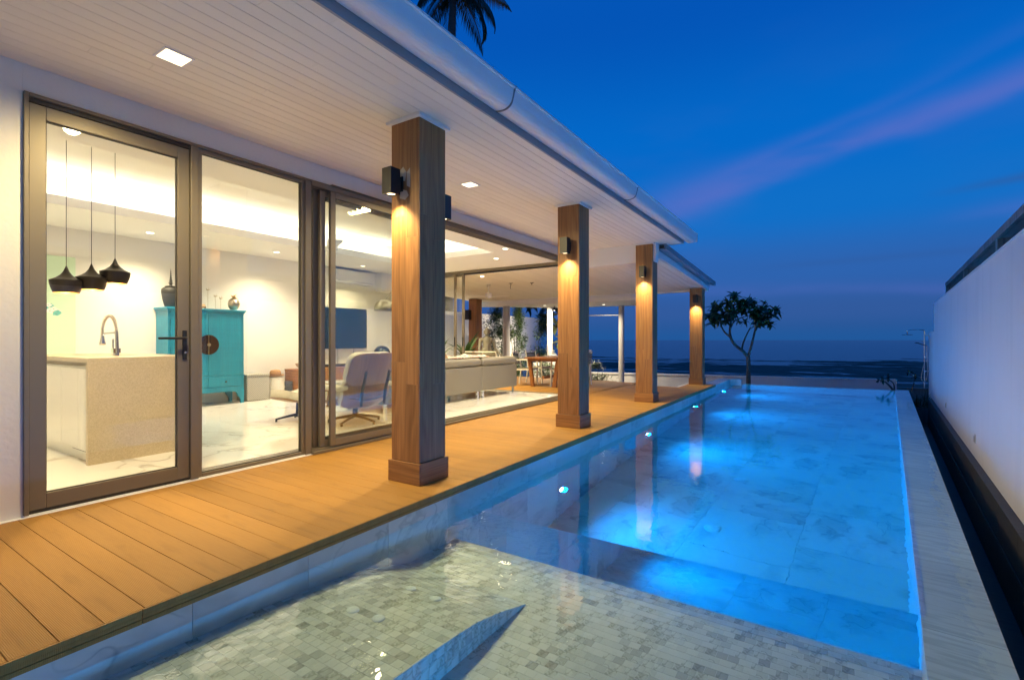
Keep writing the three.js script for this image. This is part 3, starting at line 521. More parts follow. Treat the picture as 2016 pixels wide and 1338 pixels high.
  // sill under the glass
  mesh('sill', [bx(GX - 0.15, GX + 0.02, -0.02, 0.012, 0.94, 3.05), bx(GX - 0.02, GX + 0.035, -0.02, 0.004, -2.2, 9.0)], paintMat, villa);
}
// doors and windows of the glass front: each its own part of the villa
{
  const X = GX - 0.02, TOP = 2.735;
  function framed(name, d0, d1, x, y0, y1, st, dep, parent = villa, rail = st, foot = st) {
    const g = sub(name, parent);
    const stile = (a, b) => rbx(x - dep / 2, x + dep / 2, y0, y1, a, b, 0.004, 1), rl = (a, b) => rbx(x - dep / 2, x + dep / 2, a, b, d0 + st, d1 - st, 0.003, 1);
    mesh('stile', stile(d0, d0 + st), frameMat, g); mesh('stile', stile(d1 - st, d1), frameMat, g); mesh('rail', rl(y1 - rail, y1), frameMat, g); mesh('rail', rl(y0, y0 + foot), frameMat, g);
    mesh('pane', bx(x - 0.003, x + 0.003, y0 + foot, y1 - rail, d0 + st, d1 - st), glassMat, g);
    mesh('gasket', [bx(x - 0.012, x + 0.012, y0 + foot, y0 + foot + 0.006, d0 + st, d1 - st), bx(x - 0.012, x + 0.012, y1 - rail - 0.006, y1 - rail, d0 + st, d1 - st), bx(x - 0.012, x + 0.012, y0 + foot, y1 - rail, d0 + st, d0 + st + 0.005), bx(x - 0.012, x + 0.012, y0 + foot, y1 - rail, d1 - st - 0.005, d1 - st)], frameDark, g);
    return g;
  }
  // outer frame: jambs, head, mullions
  mesh('door_frame', [rbx(X - 0.06, X + 0.045, 0.012, 2.76, 0.941, 0.965, 0.003, 1), rbx(X - 0.06, X + 0.045, 2.735, 2.759, 0.966, 3.24, 0.003, 1), rbx(X - 0.06, X + 0.045, 0.012, 2.734, 1.925, 1.985, 0.004, 1), rbx(X - 0.06, X + 0.045, 0.012, 2.734, 2.965, 3.03, 0.004, 1)], frameMat, villa);
  mesh('weather_strip', bx(X - 0.04, X + 0.03, 2.705, 2.733, 0.966, 1.924), frameDark, villa); mesh('weather_strip', bx(X - 0.04, X + 0.03, 0.014, 0.03, 0.966, 1.924), frameDark, villa);
  const door = framed('door', 0.968, 1.922, X, 0.032, 2.70, 0.085, 0.05, villa, 0.09, 0.10);
  const hz = -1.885;
  mesh('handle_plate', new RoundedBoxGeometry(0.012, 0.235, 0.034, 3, 0.012).translate(X + 0.031, 1.11, hz), blackMat, door);
  mesh('handle', [tube([[X + 0.03, 1.165, hz], [X + 0.06, 1.165, hz], [X + 0.078, 1.165, hz + 0.012], [X + 0.08, 1.165, hz + 0.05], [X + 0.08, 1.163, hz + 0.14]], 0.010, 24), tube([[X - 0.03, 1.165, hz], [X - 0.06, 1.165, hz], [X - 0.078, 1.165, hz + 0.012], [X - 0.08, 1.163, hz + 0.14]], 0.010, 24)], blackMat, door);
  mesh('lock', new THREE.CylinderGeometry(0.009, 0.009, 0.01, 14).rotateZ(Math.PI / 2).translate(X + 0.038, 1.05, hz), steelMat, door);
  framed('window', 1.987, 2.963, X, 0.014, 2.733, 0.03, 0.06);
  // sliding panels parked behind each other
  for (const [a, k] of [[3.06, 0], [3.1, 1], [3.145, 2], [3.235, 3]]) framed('sliding_panel', a, a + 1.28, X - 0.075 + k * 0.05 - 0.02, 0.05, 2.69, 0.06, 0.036, villa, 0.06, 0.07);
  // tracks
  mesh('door_track', [0, 1, 2, 3].flatMap((k) => [bx(X - 0.115 + k * 0.05, X - 0.098 + k * 0.05, 0.03, 0.049, 3.03, 8.95), bx(X - 0.115 + k * 0.05, X - 0.098 + k * 0.05, 2.70, 2.755, 3.03, 8.95)]).concat([bx(X - 0.13, X + 0.09, 0.005, 0.029, 3.031, 8.95), bx(X - 0.128, X + 0.085, 2.7555, 2.7595, 3.25, 8.95)]), frameMat, villa);
  // far opening: two glass panels pushed to the back wall, one slightly out
  const far = (name, x0, x1, d, y0 = 0.06, y1 = 2.68) => {
    const g = sub(name, villa), st = 0.06;
    mesh('stile', rbx(x0, x0 + st, y0, y1, d - 0.02, d + 0.02, 0.004, 1), frameMat, g); mesh('stile', rbx(x1 - st, x1, y0, y1, d - 0.02, d + 0.02, 0.004, 1), frameMat, g); mesh('rail', rbx(x0 + st, x1 - st, y1 - 0.06, y1, d - 0.018, d + 0.018, 0.003, 1), frameMat, g); mesh('rail', rbx(x0 + st, x1 - st, y0, y0 + 0.07, d - 0.018, d + 0.018, 0.003, 1), frameMat, g);
    mesh('pane', bx(x0 + st, x1 - st, y0 + 0.07, y1 - 0.06, d - 0.003, d + 0.003), glassMat, g); mesh('handle', rbx(x1 - 0.045, x1 - 0.015, 1.0, 1.22, d - 0.035, d - 0.021, 0.006, 1), blackMat, g); return g;
  };
  far('sliding_panel', -9.08, -7.28, END - 0.03); far('sliding_panel', -8.88, -7.08, END + 0.02);
  mesh('door_track', [0, 1, 2].flatMap((k) => [bx(BACK + 0.001, GX - 0.142, 2.69, 2.755, END - 0.045 + k * 0.045, END - 0.03 + k * 0.045)]).concat([bx(BACK + 0.001, GX - 0.142, 0.0505, 0.056, END - 0.06, END + 0.05)]), frameMat, villa);
}

// ------------------------------------------------------------------ wooden columns
const colD = [3.005, 5.955, 9.095, 13.325];
const colLabels = ['wood clad porch column beside the parked glass sliding panels, black lamp on two faces', 'wood clad porch column before the open corner of the living room', 'wood clad column where the porch roof meets the lower terrace roof', 'wood clad column at the sea end of the deck under the low roof'];
reseed(66);
function woodColumn(x, d, top, label) {
  const g = thing('porch_column', label, 'column', [x, 0, d], 0, 'wood clad columns');
  mesh('core', bx(-0.143, 0.143, 0.0, top - 0.001, -0.143, 0.143), blackSatin, g);
  // planks: two strips per face, staggered joints; faces at x+, x-, z+, z-
  for (let f = 0; f < 4; f++) for (let s = 0; s < 2; s++) {
    let y = 0.172; const off = [0.62, 1.05, 0.8, 0.45][(f + s * 2) % 4];
    for (let k = 0; y < top - 0.001; k++) {
      const l = Math.min(k === 0 ? off : 1.18, top - y), wide = f < 2 ? 0.31 : 0.286, a = -wide / 2 + s * wide / 2, b = a + wide / 2 - 0.0012;
      const gg = f < 2 ? new THREE.BoxGeometry(0.012, l - 0.0012, b - a) : new THREE.BoxGeometry(b - a, l - 0.0012, 0.012);
      uvBox(gg, rr(0, 1), rr(0, 2)); const m = (a + b) / 2, yy = y + l / 2, o = 0.149 + rr(0, 0.0005);
      if (f === 0) gg.translate(o, yy, m); else if (f === 1) gg.translate(-o, yy, m); else if (f === 2) gg.translate(m, yy, o); else gg.translate(m, yy, -o);
      mesh('plank', gg, oakMats[Math.floor(rnd() * 3)], g); y += l;
    }
  }
  for (const [w, l, x1, z1] of [[0.35, 0.02, 0, 0.165], [0.35, 0.02, 0, -0.165], [0.02, 0.308, 0.165, 0], [0.02, 0.308, -0.165, 0]]) { const p = new RoundedBoxGeometry(w, 0.17, l, 1, 0.002); uvBox(p, rr(0, 1), rr(0, 2), true); mesh('plinth_board', p.translate(x1, 0.085, z1), oakMats[Math.floor(rnd() * 3)], g); }
  if (top > 2.6) for (const [w, l, x1, z1] of [[0.372, 0.03, 0, 0.171], [0.372, 0.03, 0, -0.171], [0.03, 0.311, 0.171, 0], [0.03, 0.311, -0.171, 0]]) mesh('cap_trim', uvBox(new THREE.BoxGeometry(w, 0.024, l).translate(x1, top - 0.013, z1)), gutterMat, g);
  return g;
}
colD.forEach((d, k) => woodColumn(-2.87, d, k === 3 ? 2.48 : 2.938, colLabels[k]));
woodColumn(-9.86, 13.0, 2.50, 'wood clad column at the garden corner of the terrace with a loudspeaker');

// wall lamps on the columns: black box shining down
function sconce(x, y, d, side, label, cd = 8.5) {
  const g = thing('wall_lamp', label, 'lamp', [x, y, d], side > 0 ? 0 : Math.PI, 'black box lamps on the wooden columns');   // local +z points away from the column
  mesh('mount', [bx(-0.04, 0.04, -0.06, 0.06, 0, -0.012), bx(-0.022, 0.022, -0.05, 0.045, -0.012, -0.045)], blackMat, g);
  const sh = new THREE.Shape([[-0.05, -0.05], [0.05, -0.05], [0.05, 0.05], [-0.05, 0.05]].map((p) => new THREE.Vector2(...p))); sh.holes.push(new THREE.Path().absarc(0, 0, 0.036, 0, Math.PI * 2, true));
  mesh('housing', [new THREE.ExtrudeGeometry(sh, { depth: 0.2, bevelEnabled: false, curveSegments: 20 }).rotateX(-Math.PI / 2).translate(0, -0.1, 0.095), bx(-0.05, 0.05, 0.1, 0.104, -0.045, -0.145)], blackMat, g);
  mesh('lens', cyl(0.034, 0.034, 0.006, 0, -0.092, 0.095, 24), warmLens, g);
  spot(g, 0, -0.1, -0.095, WARM, cd, 0.95, 1, [0, -1, -0.06], 1.6);
  return g;
}
sconce(-2.93, 2.41, colD[0] - 0.155, 1, 'black box lamp on the column by the glass sliding panels, torn paper mask behind it');
sconce(-2.82, 2.30, colD[0] + 0.155, -1, 'black box lamp on the back of the column by the sliding panels', 6);
sconce(-2.87, 2.37, colD[1] - 0.155, 1, 'black box lamp on the column before the open living room corner');
sconce(-2.87, 2.40, colD[2] - 0.155, 1, 'black box lamp on the column where the two roofs meet');
sconce(-2.87, 2.20, colD[3] - 0.155, 1, 'black box lamp on the last column by the sea');
// torn masking paper left round the first lamp
{
  const t = thing('masking_paper', 'torn beige masking paper stuck behind the black box lamp', 'paper', [-2.93, 2.41, colD[0] - 0.1565]);
  const mt = std({ color: rgb(0.55, 0.47, 0.34), roughness: 0.9, side: THREE.DoubleSide });
  for (const pts of [[[-0.02, 0.1], [0.04, 0.14], [0.075, 0.09], [0.06, 0.02], [0.0, 0.04]], [[0.08, 0.09], [0.115, 0.12], [0.118, -0.04], [0.08, -0.02]], [[0.0, -0.03], [0.08, -0.06], [0.1, -0.1], [0.06, -0.13], [0.0, -0.11]]]) mesh('scrap', uvBox(new THREE.ExtrudeGeometry(new THREE.Shape(pts.map((p) => new THREE.Vector2(...p))), { depth: 0.0008, bevelEnabled: false })), mt, t);
}

// ------------------------------------------------------------------ recessed lamps
function squareLamp(x, y, d, label, cd, ang = 1.42, group = 'square porch ceiling lamps') {
  const g = thing('ceiling_lamp', label, 'lamp', [x, y, d], 0, group);
  mesh('trim', [bx(-0.085, 0.085, -0.006, -0.001, -0.085, -0.072), bx(-0.085, 0.085, -0.006, -0.001, 0.072, 0.085), bx(-0.085, -0.072, -0.006, -0.001, -0.072, 0.072), bx(0.072, 0.085, -0.006, -0.001, -0.072, 0.072)], gutterMat, g);
  mesh('lens', bx(-0.0715, 0.0715, -0.005, -0.001, -0.0715, 0.0715), warmLens, g);
  spot(g, 0, -0.012, 0, WARM, cd, ang, 0.55, [0, -1, 0], 3);
}
squareLamp(-3.48, SOFFIT, 1.44, 'square warm lamp in the porch ceiling over the hinged glass door', 25);
squareLamp(-3.47, SOFFIT, 4.47, 'square warm lamp in the porch ceiling between first and second columns', 28);
squareLamp(-3.47, SOFFIT, 7.5, 'square warm lamp in the porch ceiling between second and third columns', 28);
function roundLamp(x, y, d, label, cd, ang = 1.15, col = SOFT, group = 'round recessed lamps') {
  const g = thing('recessed_lamp', label, 'lamp', [x, y, d], 0, group);
  mesh('trim', lathe([[0.046, -0.001], [0.05, -0.006], [0.062, -0.006], [0.064, -0.001]], 24), gutterMat, g);
  mesh('lens', cyl(0.046, 0.046, 0.003, 0, -0.003, 0, 24), softLens, g);
  spot(g, 0, -0.02, 0, col, cd, ang, 0.9, [0, -1, 0], 2.4);
}
const inCd = 19;
[[-8.45, 1.2], [-8.45, 3.18], [-8.4, 5.13], [-8.4, 7.09]].forEach(([x, d], k) => roundLamp(x, CEIL, d, ['round lamp in the living room ceiling over the mint panel', 'round lamp in the living room ceiling over the turquoise cabinet', 'round lamp in the living room ceiling over the patterned basket', 'round lamp in the living room ceiling before the air conditioner'][k], inCd));
[[-4.77, 1.29], [-4.76, 4.2], [-4.73, 7.1]].forEach(([x, d], k) => roundLamp(x, CEIL, d, ['round lamp in the room ceiling just behind the hinged door', 'round lamp in the room ceiling behind the sliding panels', 'round lamp in the room ceiling over the open side by the sofa'][k], inCd * 0.6));
[[-5.45, 7.86], [-7.2, 7.86]].forEach(([x, d], k) => roundLamp(x, CEIL, d, ['round lamp in the room ceiling between tray corner and far opening', 'round lamp in the room ceiling by the far glass panels'][k], inCd * 0.7));

// cove lighting: strips lying behind the lips, shining up
{
  const strip = (x0, x1, d0, d1, label) => {
    const t = thing('cove_light', label, 'lamp', [0, 0, 0], 0, 'hidden cove light strips');
    mesh('strip', bx(x0, x1, CEIL + 0.03, CEIL + 0.04, d0, d1), emit(...COVE, 8), t);
    const l = new THREE.RectAreaLight(rgb(...COVE), 22, Math.abs(x1 - x0), Math.abs(d1 - d0)); l.position.set((x0 + x1) / 2, CEIL + 0.045, -(d0 + d1) / 2); l.rotation.x = Math.PI / 2; l.name = 'light'; t.add(l);
  };
  strip(-7.80, -7.74, 0.2, 7.35, 'cove light strip along the back edge of the ceiling tray');
  strip(-4.96, -4.90, 0.2, 7.35, 'cove light strip along the window edge of the ceiling tray');
  strip(-7.6, -5.1, 7.45, 7.50, 'cove light strip across the far end of the ceiling tray');
}

// ------------------------------------------------------------------ kitchen island and what stands on it
const quartzMap = tex(512, 512, (u, v) => { const f = fbm(u, v, 120, 120, 2, 1001), c = fbm(u, v, 5, 5, 3, 1003); return mixc([0.60, 0.49, 0.33], [0.44, 0.35, 0.22], clamp(0.4 * c + 1.3 * (f - 0.5) + 0.2)); }, [0.7, 0.7]);
const quartzMat = phys({ map: quartzMap, roughness: 0.28 });
{
  const t = thing('kitchen_island', 'beige speckled stone kitchen island with white gloss doors', 'island', [-5.44, FLOOR, 1.58]);       // local x from -1.9 to 0, d from 0 to 0.93
  mesh('worktop', bx(-1.9, -0.001, 0.90, 0.94, 0, 0.93), quartzMat, t);
  mesh('end_panel', bx(-0.05, 0, 0, 0.8995, 0, 0.93), quartzMat, t);
  mesh('carcass', bx(-1.9, -0.051, 0.10, 0.86, 0.03, 0.9), whiteGloss, t);
  mesh('recess', bx(-1.9, -0.051, 0.8605, 0.8995, 0.05, 0.88), std({ color: rgb(0.5, 0.46, 0.38), roughness: 0.6 }), t);
  for (const [a, b] of [[-0.24, -0.056], [-0.70, -0.244], [-1.3, -0.704], [-1.9, -1.304]]) mesh('cabinet_door', rbx(a, b, 0.125, 0.845, 0.006, 0.0295, 0.003, 1), whiteGloss, t);
  mesh('plinth', bx(-1.9, -0.051, 0, 0.0995, 0.06, 0.87), whiteGloss, t);
  mesh('vent', bx(-0.55, -0.12, 0.085, 0.115, 0.045, 0.059), blackMat, t);
  mesh('sink', [bx(-1.28, -0.72, 0.9402, 0.9425, 0.24, 0.25), bx(-1.28, -0.72, 0.9402, 0.9425, 0.62, 0.63), bx(-1.28, -1.27, 0.9402, 0.9425, 0.25, 0.62), bx(-0.73, -0.72, 0.9402, 0.9425, 0.25, 0.62)], steelMat, t);
}
{
  const t = thing('kitchen_tap', 'tall chrome spring neck tap on the kitchen island', 'tap', [-6.05, FLOOR + 0.94, 1.98]);
  mesh('base', [cyl(0.026, 0.028, 0.07, 0, 0.035, 0), bx(-0.03, 0.03, 0.03, 0.075, -0.03, 0.03), cyl(0.008, 0.008, 0.1, -0.045, 0.12, 0.01)], chromeMat, t);
  mesh('column', tube([[0.035, 0.03, 0], [0.025, 0.14, 0], [0.015, 0.25, 0]], 0.016, 12), steelMat, t);
  const arc = []; for (let k = 0; k <= 24; k++) { const w = k / 24 * Math.PI; arc.push([-0.105 + 0.118 * Math.cos(w), 0.28 + 0.125 * Math.sin(w), 0.04 * k / 24]); } arc.push([-0.223, 0.21, 0.04]);
  mesh('hose', tube([[0.015, 0.25, 0], ...arc], 0.009, 60), steelMat, t);
  const c = new THREE.CatmullRomCurve3([[0.014, 0.25, 0], ...arc].map((p) => V(...p))), pts = [], fr = c.computeFrenetFrames(400); for (let k = 0; k <= 400; k++) { const q = c.getPointAt(k / 400), w = k / 400 * 34 * Math.PI * 2; pts.push(q.addScaledVector(fr.normals[k], 0.014 * Math.cos(w)).addScaledVector(fr.binormals[k], 0.014 * Math.sin(w))); }
  mesh('spring', new THREE.TubeGeometry(new THREE.CatmullRomCurve3(pts), 700, 0.003, 5), steelMat, t);
  mesh('arm', bar([0.015, 0.235, 0], [-0.223, 0.225, 0.04], 0.014), steelMat, t);
  mesh('spray_head', lathe([[0.001, 0.06], [0.016, 0.055], [0.018, 0.0], [0.028, -0.045], [0.026, -0.06], [0.001, -0.062]]).translate(-0.223, 0.17, 0.04), chromeMat, t);
}
// mint green panel with a printed blossom branch on the back wall
{
  const cv = document.createElement('canvas'); cv.width = 512; cv.height = 640; const c = cv.getContext('2d');
  c.fillStyle = 'rgb(205,232,205)'; c.fillRect(0, 0, 512, 640);
  reseed(77);
  c.strokeStyle = '#3a2f2a'; c.lineCap = 'round';
  const branch = (x, y, a, l, w) => { if (l < 14) return; const x2 = x + Math.cos(a) * l, y2 = y + Math.sin(a) * l; c.lineWidth = w; c.beginPath(); c.moveTo(x, y); c.lineTo(x2, y2); c.stroke(); branch(x2, y2, a + rr(-0.5, 0.4), l * 0.8, w * 0.75); if (rnd() < 0.75) branch(x2, y2, a + rr(-1.1, 1.1), l * 0.6, w * 0.55); if (l < 60) for (let k = 0; k < 3; k++) { const fx = x2 + rr(-18, 18), fy = y2 + rr(-16, 16); c.fillStyle = rnd() < 0.75 ? 'rgb(250,238,232)' : 'rgb(110,190,185)'; for (let p = 0; p < 5; p++) { c.beginPath(); c.ellipse(fx + 7 * Math.cos(p * 1.257), fy + 6 * Math.sin(p * 1.257), 7, 5.5, p * 1.257, 0, 7); c.fill(); } c.fillStyle = '#7a4a3a'; c.beginPath(); c.arc(fx, fy, 2, 0, 7); c.fill(); } };
  branch(0, 300, -0.2, 100, 9); branch(0, 190, 0.1, 90, 8); branch(60, 330, 0.25, 80, 6); branch(180, 270, 0.1, 70, 5);
  const tx = new THREE.CanvasTexture(cv); tx.colorSpace = THREE.SRGBColorSpace; tx.magFilter = THREE.LinearFilter;
  const t = thing('wall_panel', 'mint green wall panel with printed white blossom branch', 'wall panel', [BACK + 0.006, 1.62, 1.72]);
  const g = new THREE.BoxGeometry(0.01, 1.42, 1.56), mm = std({ color: rgb(0.62, 0.8, 0.62), roughness: 0.25 });
  mesh('board', g, mm, t); mesh('print', new THREE.PlaneGeometry(1.555, 1.415).rotateY(Math.PI / 2).translate(0.0075, 0, 0), std({ map: tx, roughness: 0.25 }), t);
}
// pendants over the island
{
  const shadeMat = std({ color: rgb(0.030, 0.022, 0.016), roughness: 0.42, metalness: 0.5, side: THREE.DoubleSide });
  const inner = std({ color: rgb(0.75, 0.45, 0.13), roughness: 0.3, metalness: 1, side: THREE.DoubleSide });
  const mk = (x, y, d, k) => {
    const t = thing('pendant_lamp', ['beaten dark metal pendant lamp over the island with the ceiling rose in view', 'beaten dark metal pendant lamp over the island, middle of three', 'beaten dark metal pendant lamp hung highest of three over the island'][k], 'lamp', [x, y, d], 0, 'pendants over the island');
    const prof = [[0.004, 0.255], [0.011, 0.235], [0.024, 0.20], [0.045, 0.168], [0.078, 0.14], [0.112, 0.122], [0.124, 0.117], [0.125, 0.11], [0.123, 0.085], [0.115, 0.05], [0.104, 0.018], [0.096, 0.0]];
    mesh('shade', lathe(prof, 36), shadeMat, t);
    mesh('lining', lathe(prof.map(([a, b]) => [Math.max(0.002, a - 0.004), b - 0.002]).slice(5), 36), inner, t);
    mesh('bulb', new THREE.SphereGeometry(0.028, 16, 12).translate(0, 0.045, 0), emit(1, 0.66, 0.28, 9), t);
    mesh('cord', cyl(0.0028, 0.0028, 3.16 - y - 0.25, 0, 0.25 + (3.16 - y - 0.25) / 2, 0, 6), blackMat, t);
    mesh('ceiling_rose', lathe([[0.003, -0.07], [0.02, -0.055], [0.06, -0.012], [0.062, 0]], 24).translate(0, 3.16 - y, 0), shadeMat, t);
    const l = new THREE.PointLight(rgb(1, 0.66, 0.30), 1.6); l.position.set(0, 0.045, 0); l.castShadow = true; l.shadow.radius = 1.2; l.name = 'light'; t.add(l);
  };
  mk(-6.1, 1.60, 1.61, 0); mk(-6.1, 1.645, 1.80, 1); mk(-6.1, 1.725, 1.99, 2);
}

// ------------------------------------------------------------------ turquoise cabinet and ornaments
const teal = tex(512, 512, (u, v) => { const g = fbm(u, v, 70, 3, 3, 1101), c = fbm(u, v, 4, 5, 4, 1107), h = fbm(u, v, 3, 60, 3, 1111); return mixc([0.008, 0.19, 0.32], [0.018, 0.32, 0.50], clamp(0.6 * g + 0.3 * c + 0.3 * h - 0.05)); }, [1, 1]);
const tealMat = std({ map: teal, roughness: 0.38 });
{
  const t = thing('lacquer_cabinet', 'turquoise lacquered wedding cabinet with round dark lock plate', 'cabinet', [-8.65, FLOOR, 3.5]);      // front at x 0, d 0..1.18
  mesh('side', bx(-0.43, -0.012, 0.2, 1.56, 0, 0.03), tealMat, t); mesh('side', bx(-0.43, -0.012, 0.2, 1.56, 1.15, 1.18), tealMat, t);
  mesh('back', bx(-0.43, -0.41, 0.2, 1.56, 0.031, 1.149), tealMat, t);
  mesh('top', [rbx(-0.45, 0.02, 1.59, 1.62, -0.03, 1.21, 0.006), bx(-0.44, 0.005, 1.561, 1.589, -0.012, 1.192)], tealMat, t);
  mesh('rail', bx(-0.41, -0.004, 0.27, 0.30, 0.031, 1.149), tealMat, t); mesh('rail', bx(-0.41, -0.004, 0.475, 0.5, 0.031, 1.149), tealMat, t);
  for (const [a, b] of [[0.035, 0.5885], [0.5915, 1.145]]) { mesh('door', rbx(-0.03, -0.004, 0.504, 1.556, a, b, 0.004, 1), tealMat, t); mesh('drawer', rbx(-0.03, -0.003, 0.304, 0.471, a, b, 0.004, 1), tealMat, t); mesh('knob', new THREE.SphereGeometry(0.016, 14, 10).translate(0.01, 0.388, -(a + b) / 2), blackMat, t); }
  mesh('lock_plate', new THREE.CylinderGeometry(0.165, 0.165, 0.008, 40).rotateZ(Math.PI / 2).translate(0.003, 1.02, -0.59), std({ color: rgb(0.05, 0.028, 0.016), roughness: 0.35, metalness: 0.6 }), t);
  mesh('lock', [new THREE.CylinderGeometry(0.03, 0.03, 0.02, 20).rotateZ(Math.PI / 2).translate(0.012, 1.02, -0.59), bx(0.006, 0.012, 0.86, 1.18, 0.585, 0.595)], brassMat, t);
  for (const y of [0.62, 1.42]) for (const z of [0.02, 1.16]) mesh('hinge', bx(-0.006, 0.003, y, y + 0.1, z - 0.012, z + 0.012), tealMat, t);
  // scrolled legs and apron
  const leg = (m) => { const s = new THREE.Shape(); s.moveTo(0, 0); s.lineTo(0.06, 0); s.bezierCurveTo(0.05, 0.06, 0.06, 0.08, 0.085, 0.11); s.bezierCurveTo(0.12, 0.13, 0.10, 0.17, 0.14, 0.2); s.lineTo(0.2, 0.215); s.lineTo(0.2, 0.27); s.lineTo(0, 0.27); s.closePath(); const g = new THREE.ExtrudeGeometry(s, { depth: 0.03, bevelEnabled: false, curveSegments: 8 }); g.rotateY(m > 0 ? Math.PI / 2 : -Math.PI / 2); return uvBox(g); };
  for (const x of [-0.032, -0.42]) { mesh('leg', leg(1).translate(x, 0, 0), tealMat, t); mesh('leg', leg(-1).translate(x + 0.03, 0, -1.18), tealMat, t); }
  mesh('apron', bx(-0.03, -0.004, 0.215, 0.269, 0.2, 0.98), tealMat, t);
}
{
  const top = FLOOR + 1.62;
  const urnMat = std({ color: rgb(0.028, 0.027, 0.026), roughness: 0.6 });
  const urn = (x, d, s, label) => { const t = thing('urn', label, 'urn', [x, top, d]); mesh('body', lathe([[0.001, 0], [0.075, 0], [0.085, 0.02], [0.11, 0.12], [0.128, 0.24], [0.125, 0.29], [0.10, 0.315], [0.06, 0.325], [0.001, 0.325]].map(([a, b]) => [a * s, b * s])), urnMat, t); if (s > 0.9) { mesh('lid', lathe([[0.07, 0.325], [0.085, 0.33], [0.08, 0.338], [0.05, 0.345], [0.02, 0.352], [0.018, 0.37]].map(([a, b]) => [a * s, b * s])), urnMat, t); const p = [[0.02, 0.37]]; for (let k = 0; k < 7; k++) { const y = 0.375 + k * 0.03, r = 0.036 * Math.pow(0.8, k); p.push([r * 0.5, y], [r, y + 0.012], [r * 0.5, y + 0.025]); } p.push([0.001, 0.63]); mesh('finial', lathe(p, 20), urnMat, t); } };
  urn(-8.86, 3.62, 1, 'black lidded urn with a tall ringed finial on the turquoise cabinet'); urn(-8.9, 3.88, 0.72, 'smaller black jar beside the lidded urn on the turquoise cabinet');
  const hatT = thing('straw_hat', 'pale straw hat with black band on the turquoise cabinet', 'hat', [-8.84, top, 4.06]); mesh('crown', lathe([[0.001, 0.085], [0.05, 0.083], [0.07, 0.06], [0.078, 0.012], [0.13, 0.004], [0.128, 0.0], [0.075, 0.004]]), std({ color: rgb(0.55, 0.40, 0.24), roughness: 0.9 }), hatT); mesh('band', lathe([[0.078, 0.014], [0.075, 0.035]]), std({ color: rgb(0.02, 0.02, 0.02), roughness: 0.8, side: THREE.DoubleSide }), hatT);
  const stickMat = std({ color: rgb(0.55, 0.48, 0.36), roughness: 0.8 });
  [[4.17, 0.33], [4.29, 0.23], [4.38, 0.2]].forEach(([d, h], k) => {
    const t = thing('stick_ornament', ['thin stick ornament with bird figure, tallest of three on the cabinet', 'thin stick ornament with bird figure, middle height of three on the cabinet', 'thin stick ornament with bird figure, shortest of three on the cabinet'][k], 'ornament', [-8.84, top, d]);
    mesh('rod', cyl(0.003, 0.003, h, 0, h / 2, 0, 6), stickMat, t); mesh('base', cyl(0.03, 0.03, 0.008, 0, 0.004, 0, 16), stickMat, t);
    mesh('figure', [new THREE.SphereGeometry(0.017, 10, 8).scale(1, 0.7, 1.5).translate(0, h, 0), new THREE.SphereGeometry(0.008, 8, 6).translate(0, h + 0.018, 0.02), new THREE.ConeGeometry(0.007, 0.035, 6).rotateX(-0.9).translate(0, h + 0.012, -0.034), new THREE.ConeGeometry(0.004, 0.05, 5).translate(0.006, h + 0.035, -0.01)], stickMat, t);
  });
  const pt = thing('pineapple', 'silver pineapple ornament with golden leaves on the turquoise cabinet', 'ornament', [-8.84, top, 4.6]);
  const pg = new THREE.SphereGeometry(0.09, 40, 30).scale(1, 1.22, 1), pp = pg.attributes.position, pn = pg.attributes.normal;
  for (let i = 0; i < pp.count; i++) { const y = pp.getY(i) / 0.11, a = Math.atan2(pp.getZ(i), pp.getX(i)), b = 0.006 * Math.abs(Math.sin(a * 7 + y * 7) * Math.sin(a * 7 - y * 7)); pp.setXYZ(i, pp.getX(i) + pn.getX(i) * b, pp.getY(i) + pn.getY(i) * b, pp.getZ(i) + pn.getZ(i) * b); } pg.computeVertexNormals();
  mesh('body', pg.translate(0, 0.11, 0), std({ color: rgb(0.5, 0.45, 0.38), roughness: 0.3, metalness: 1 }), pt);
  const lv = new Leaves(); for (let k = 0; k < 16; k++) { const a = k * 2.4, e = 0.3 + 1.1 * (k / 16); lv.add(V(0, 0.215, 0), V(Math.cos(a) * Math.cos(e), Math.sin(e), Math.sin(a) * Math.cos(e)), V(0, 1, 0), 0.075 + 0.03 * k / 16, 0.026, 0.4, 3, 0.6); }
  mesh('leaves', lv.geo(), std({ color: rgb(0.62, 0.37, 0.07), roughness: 0.3, metalness: 1, side: THREE.DoubleSide }), pt).userData.kind = 'stuff';
}
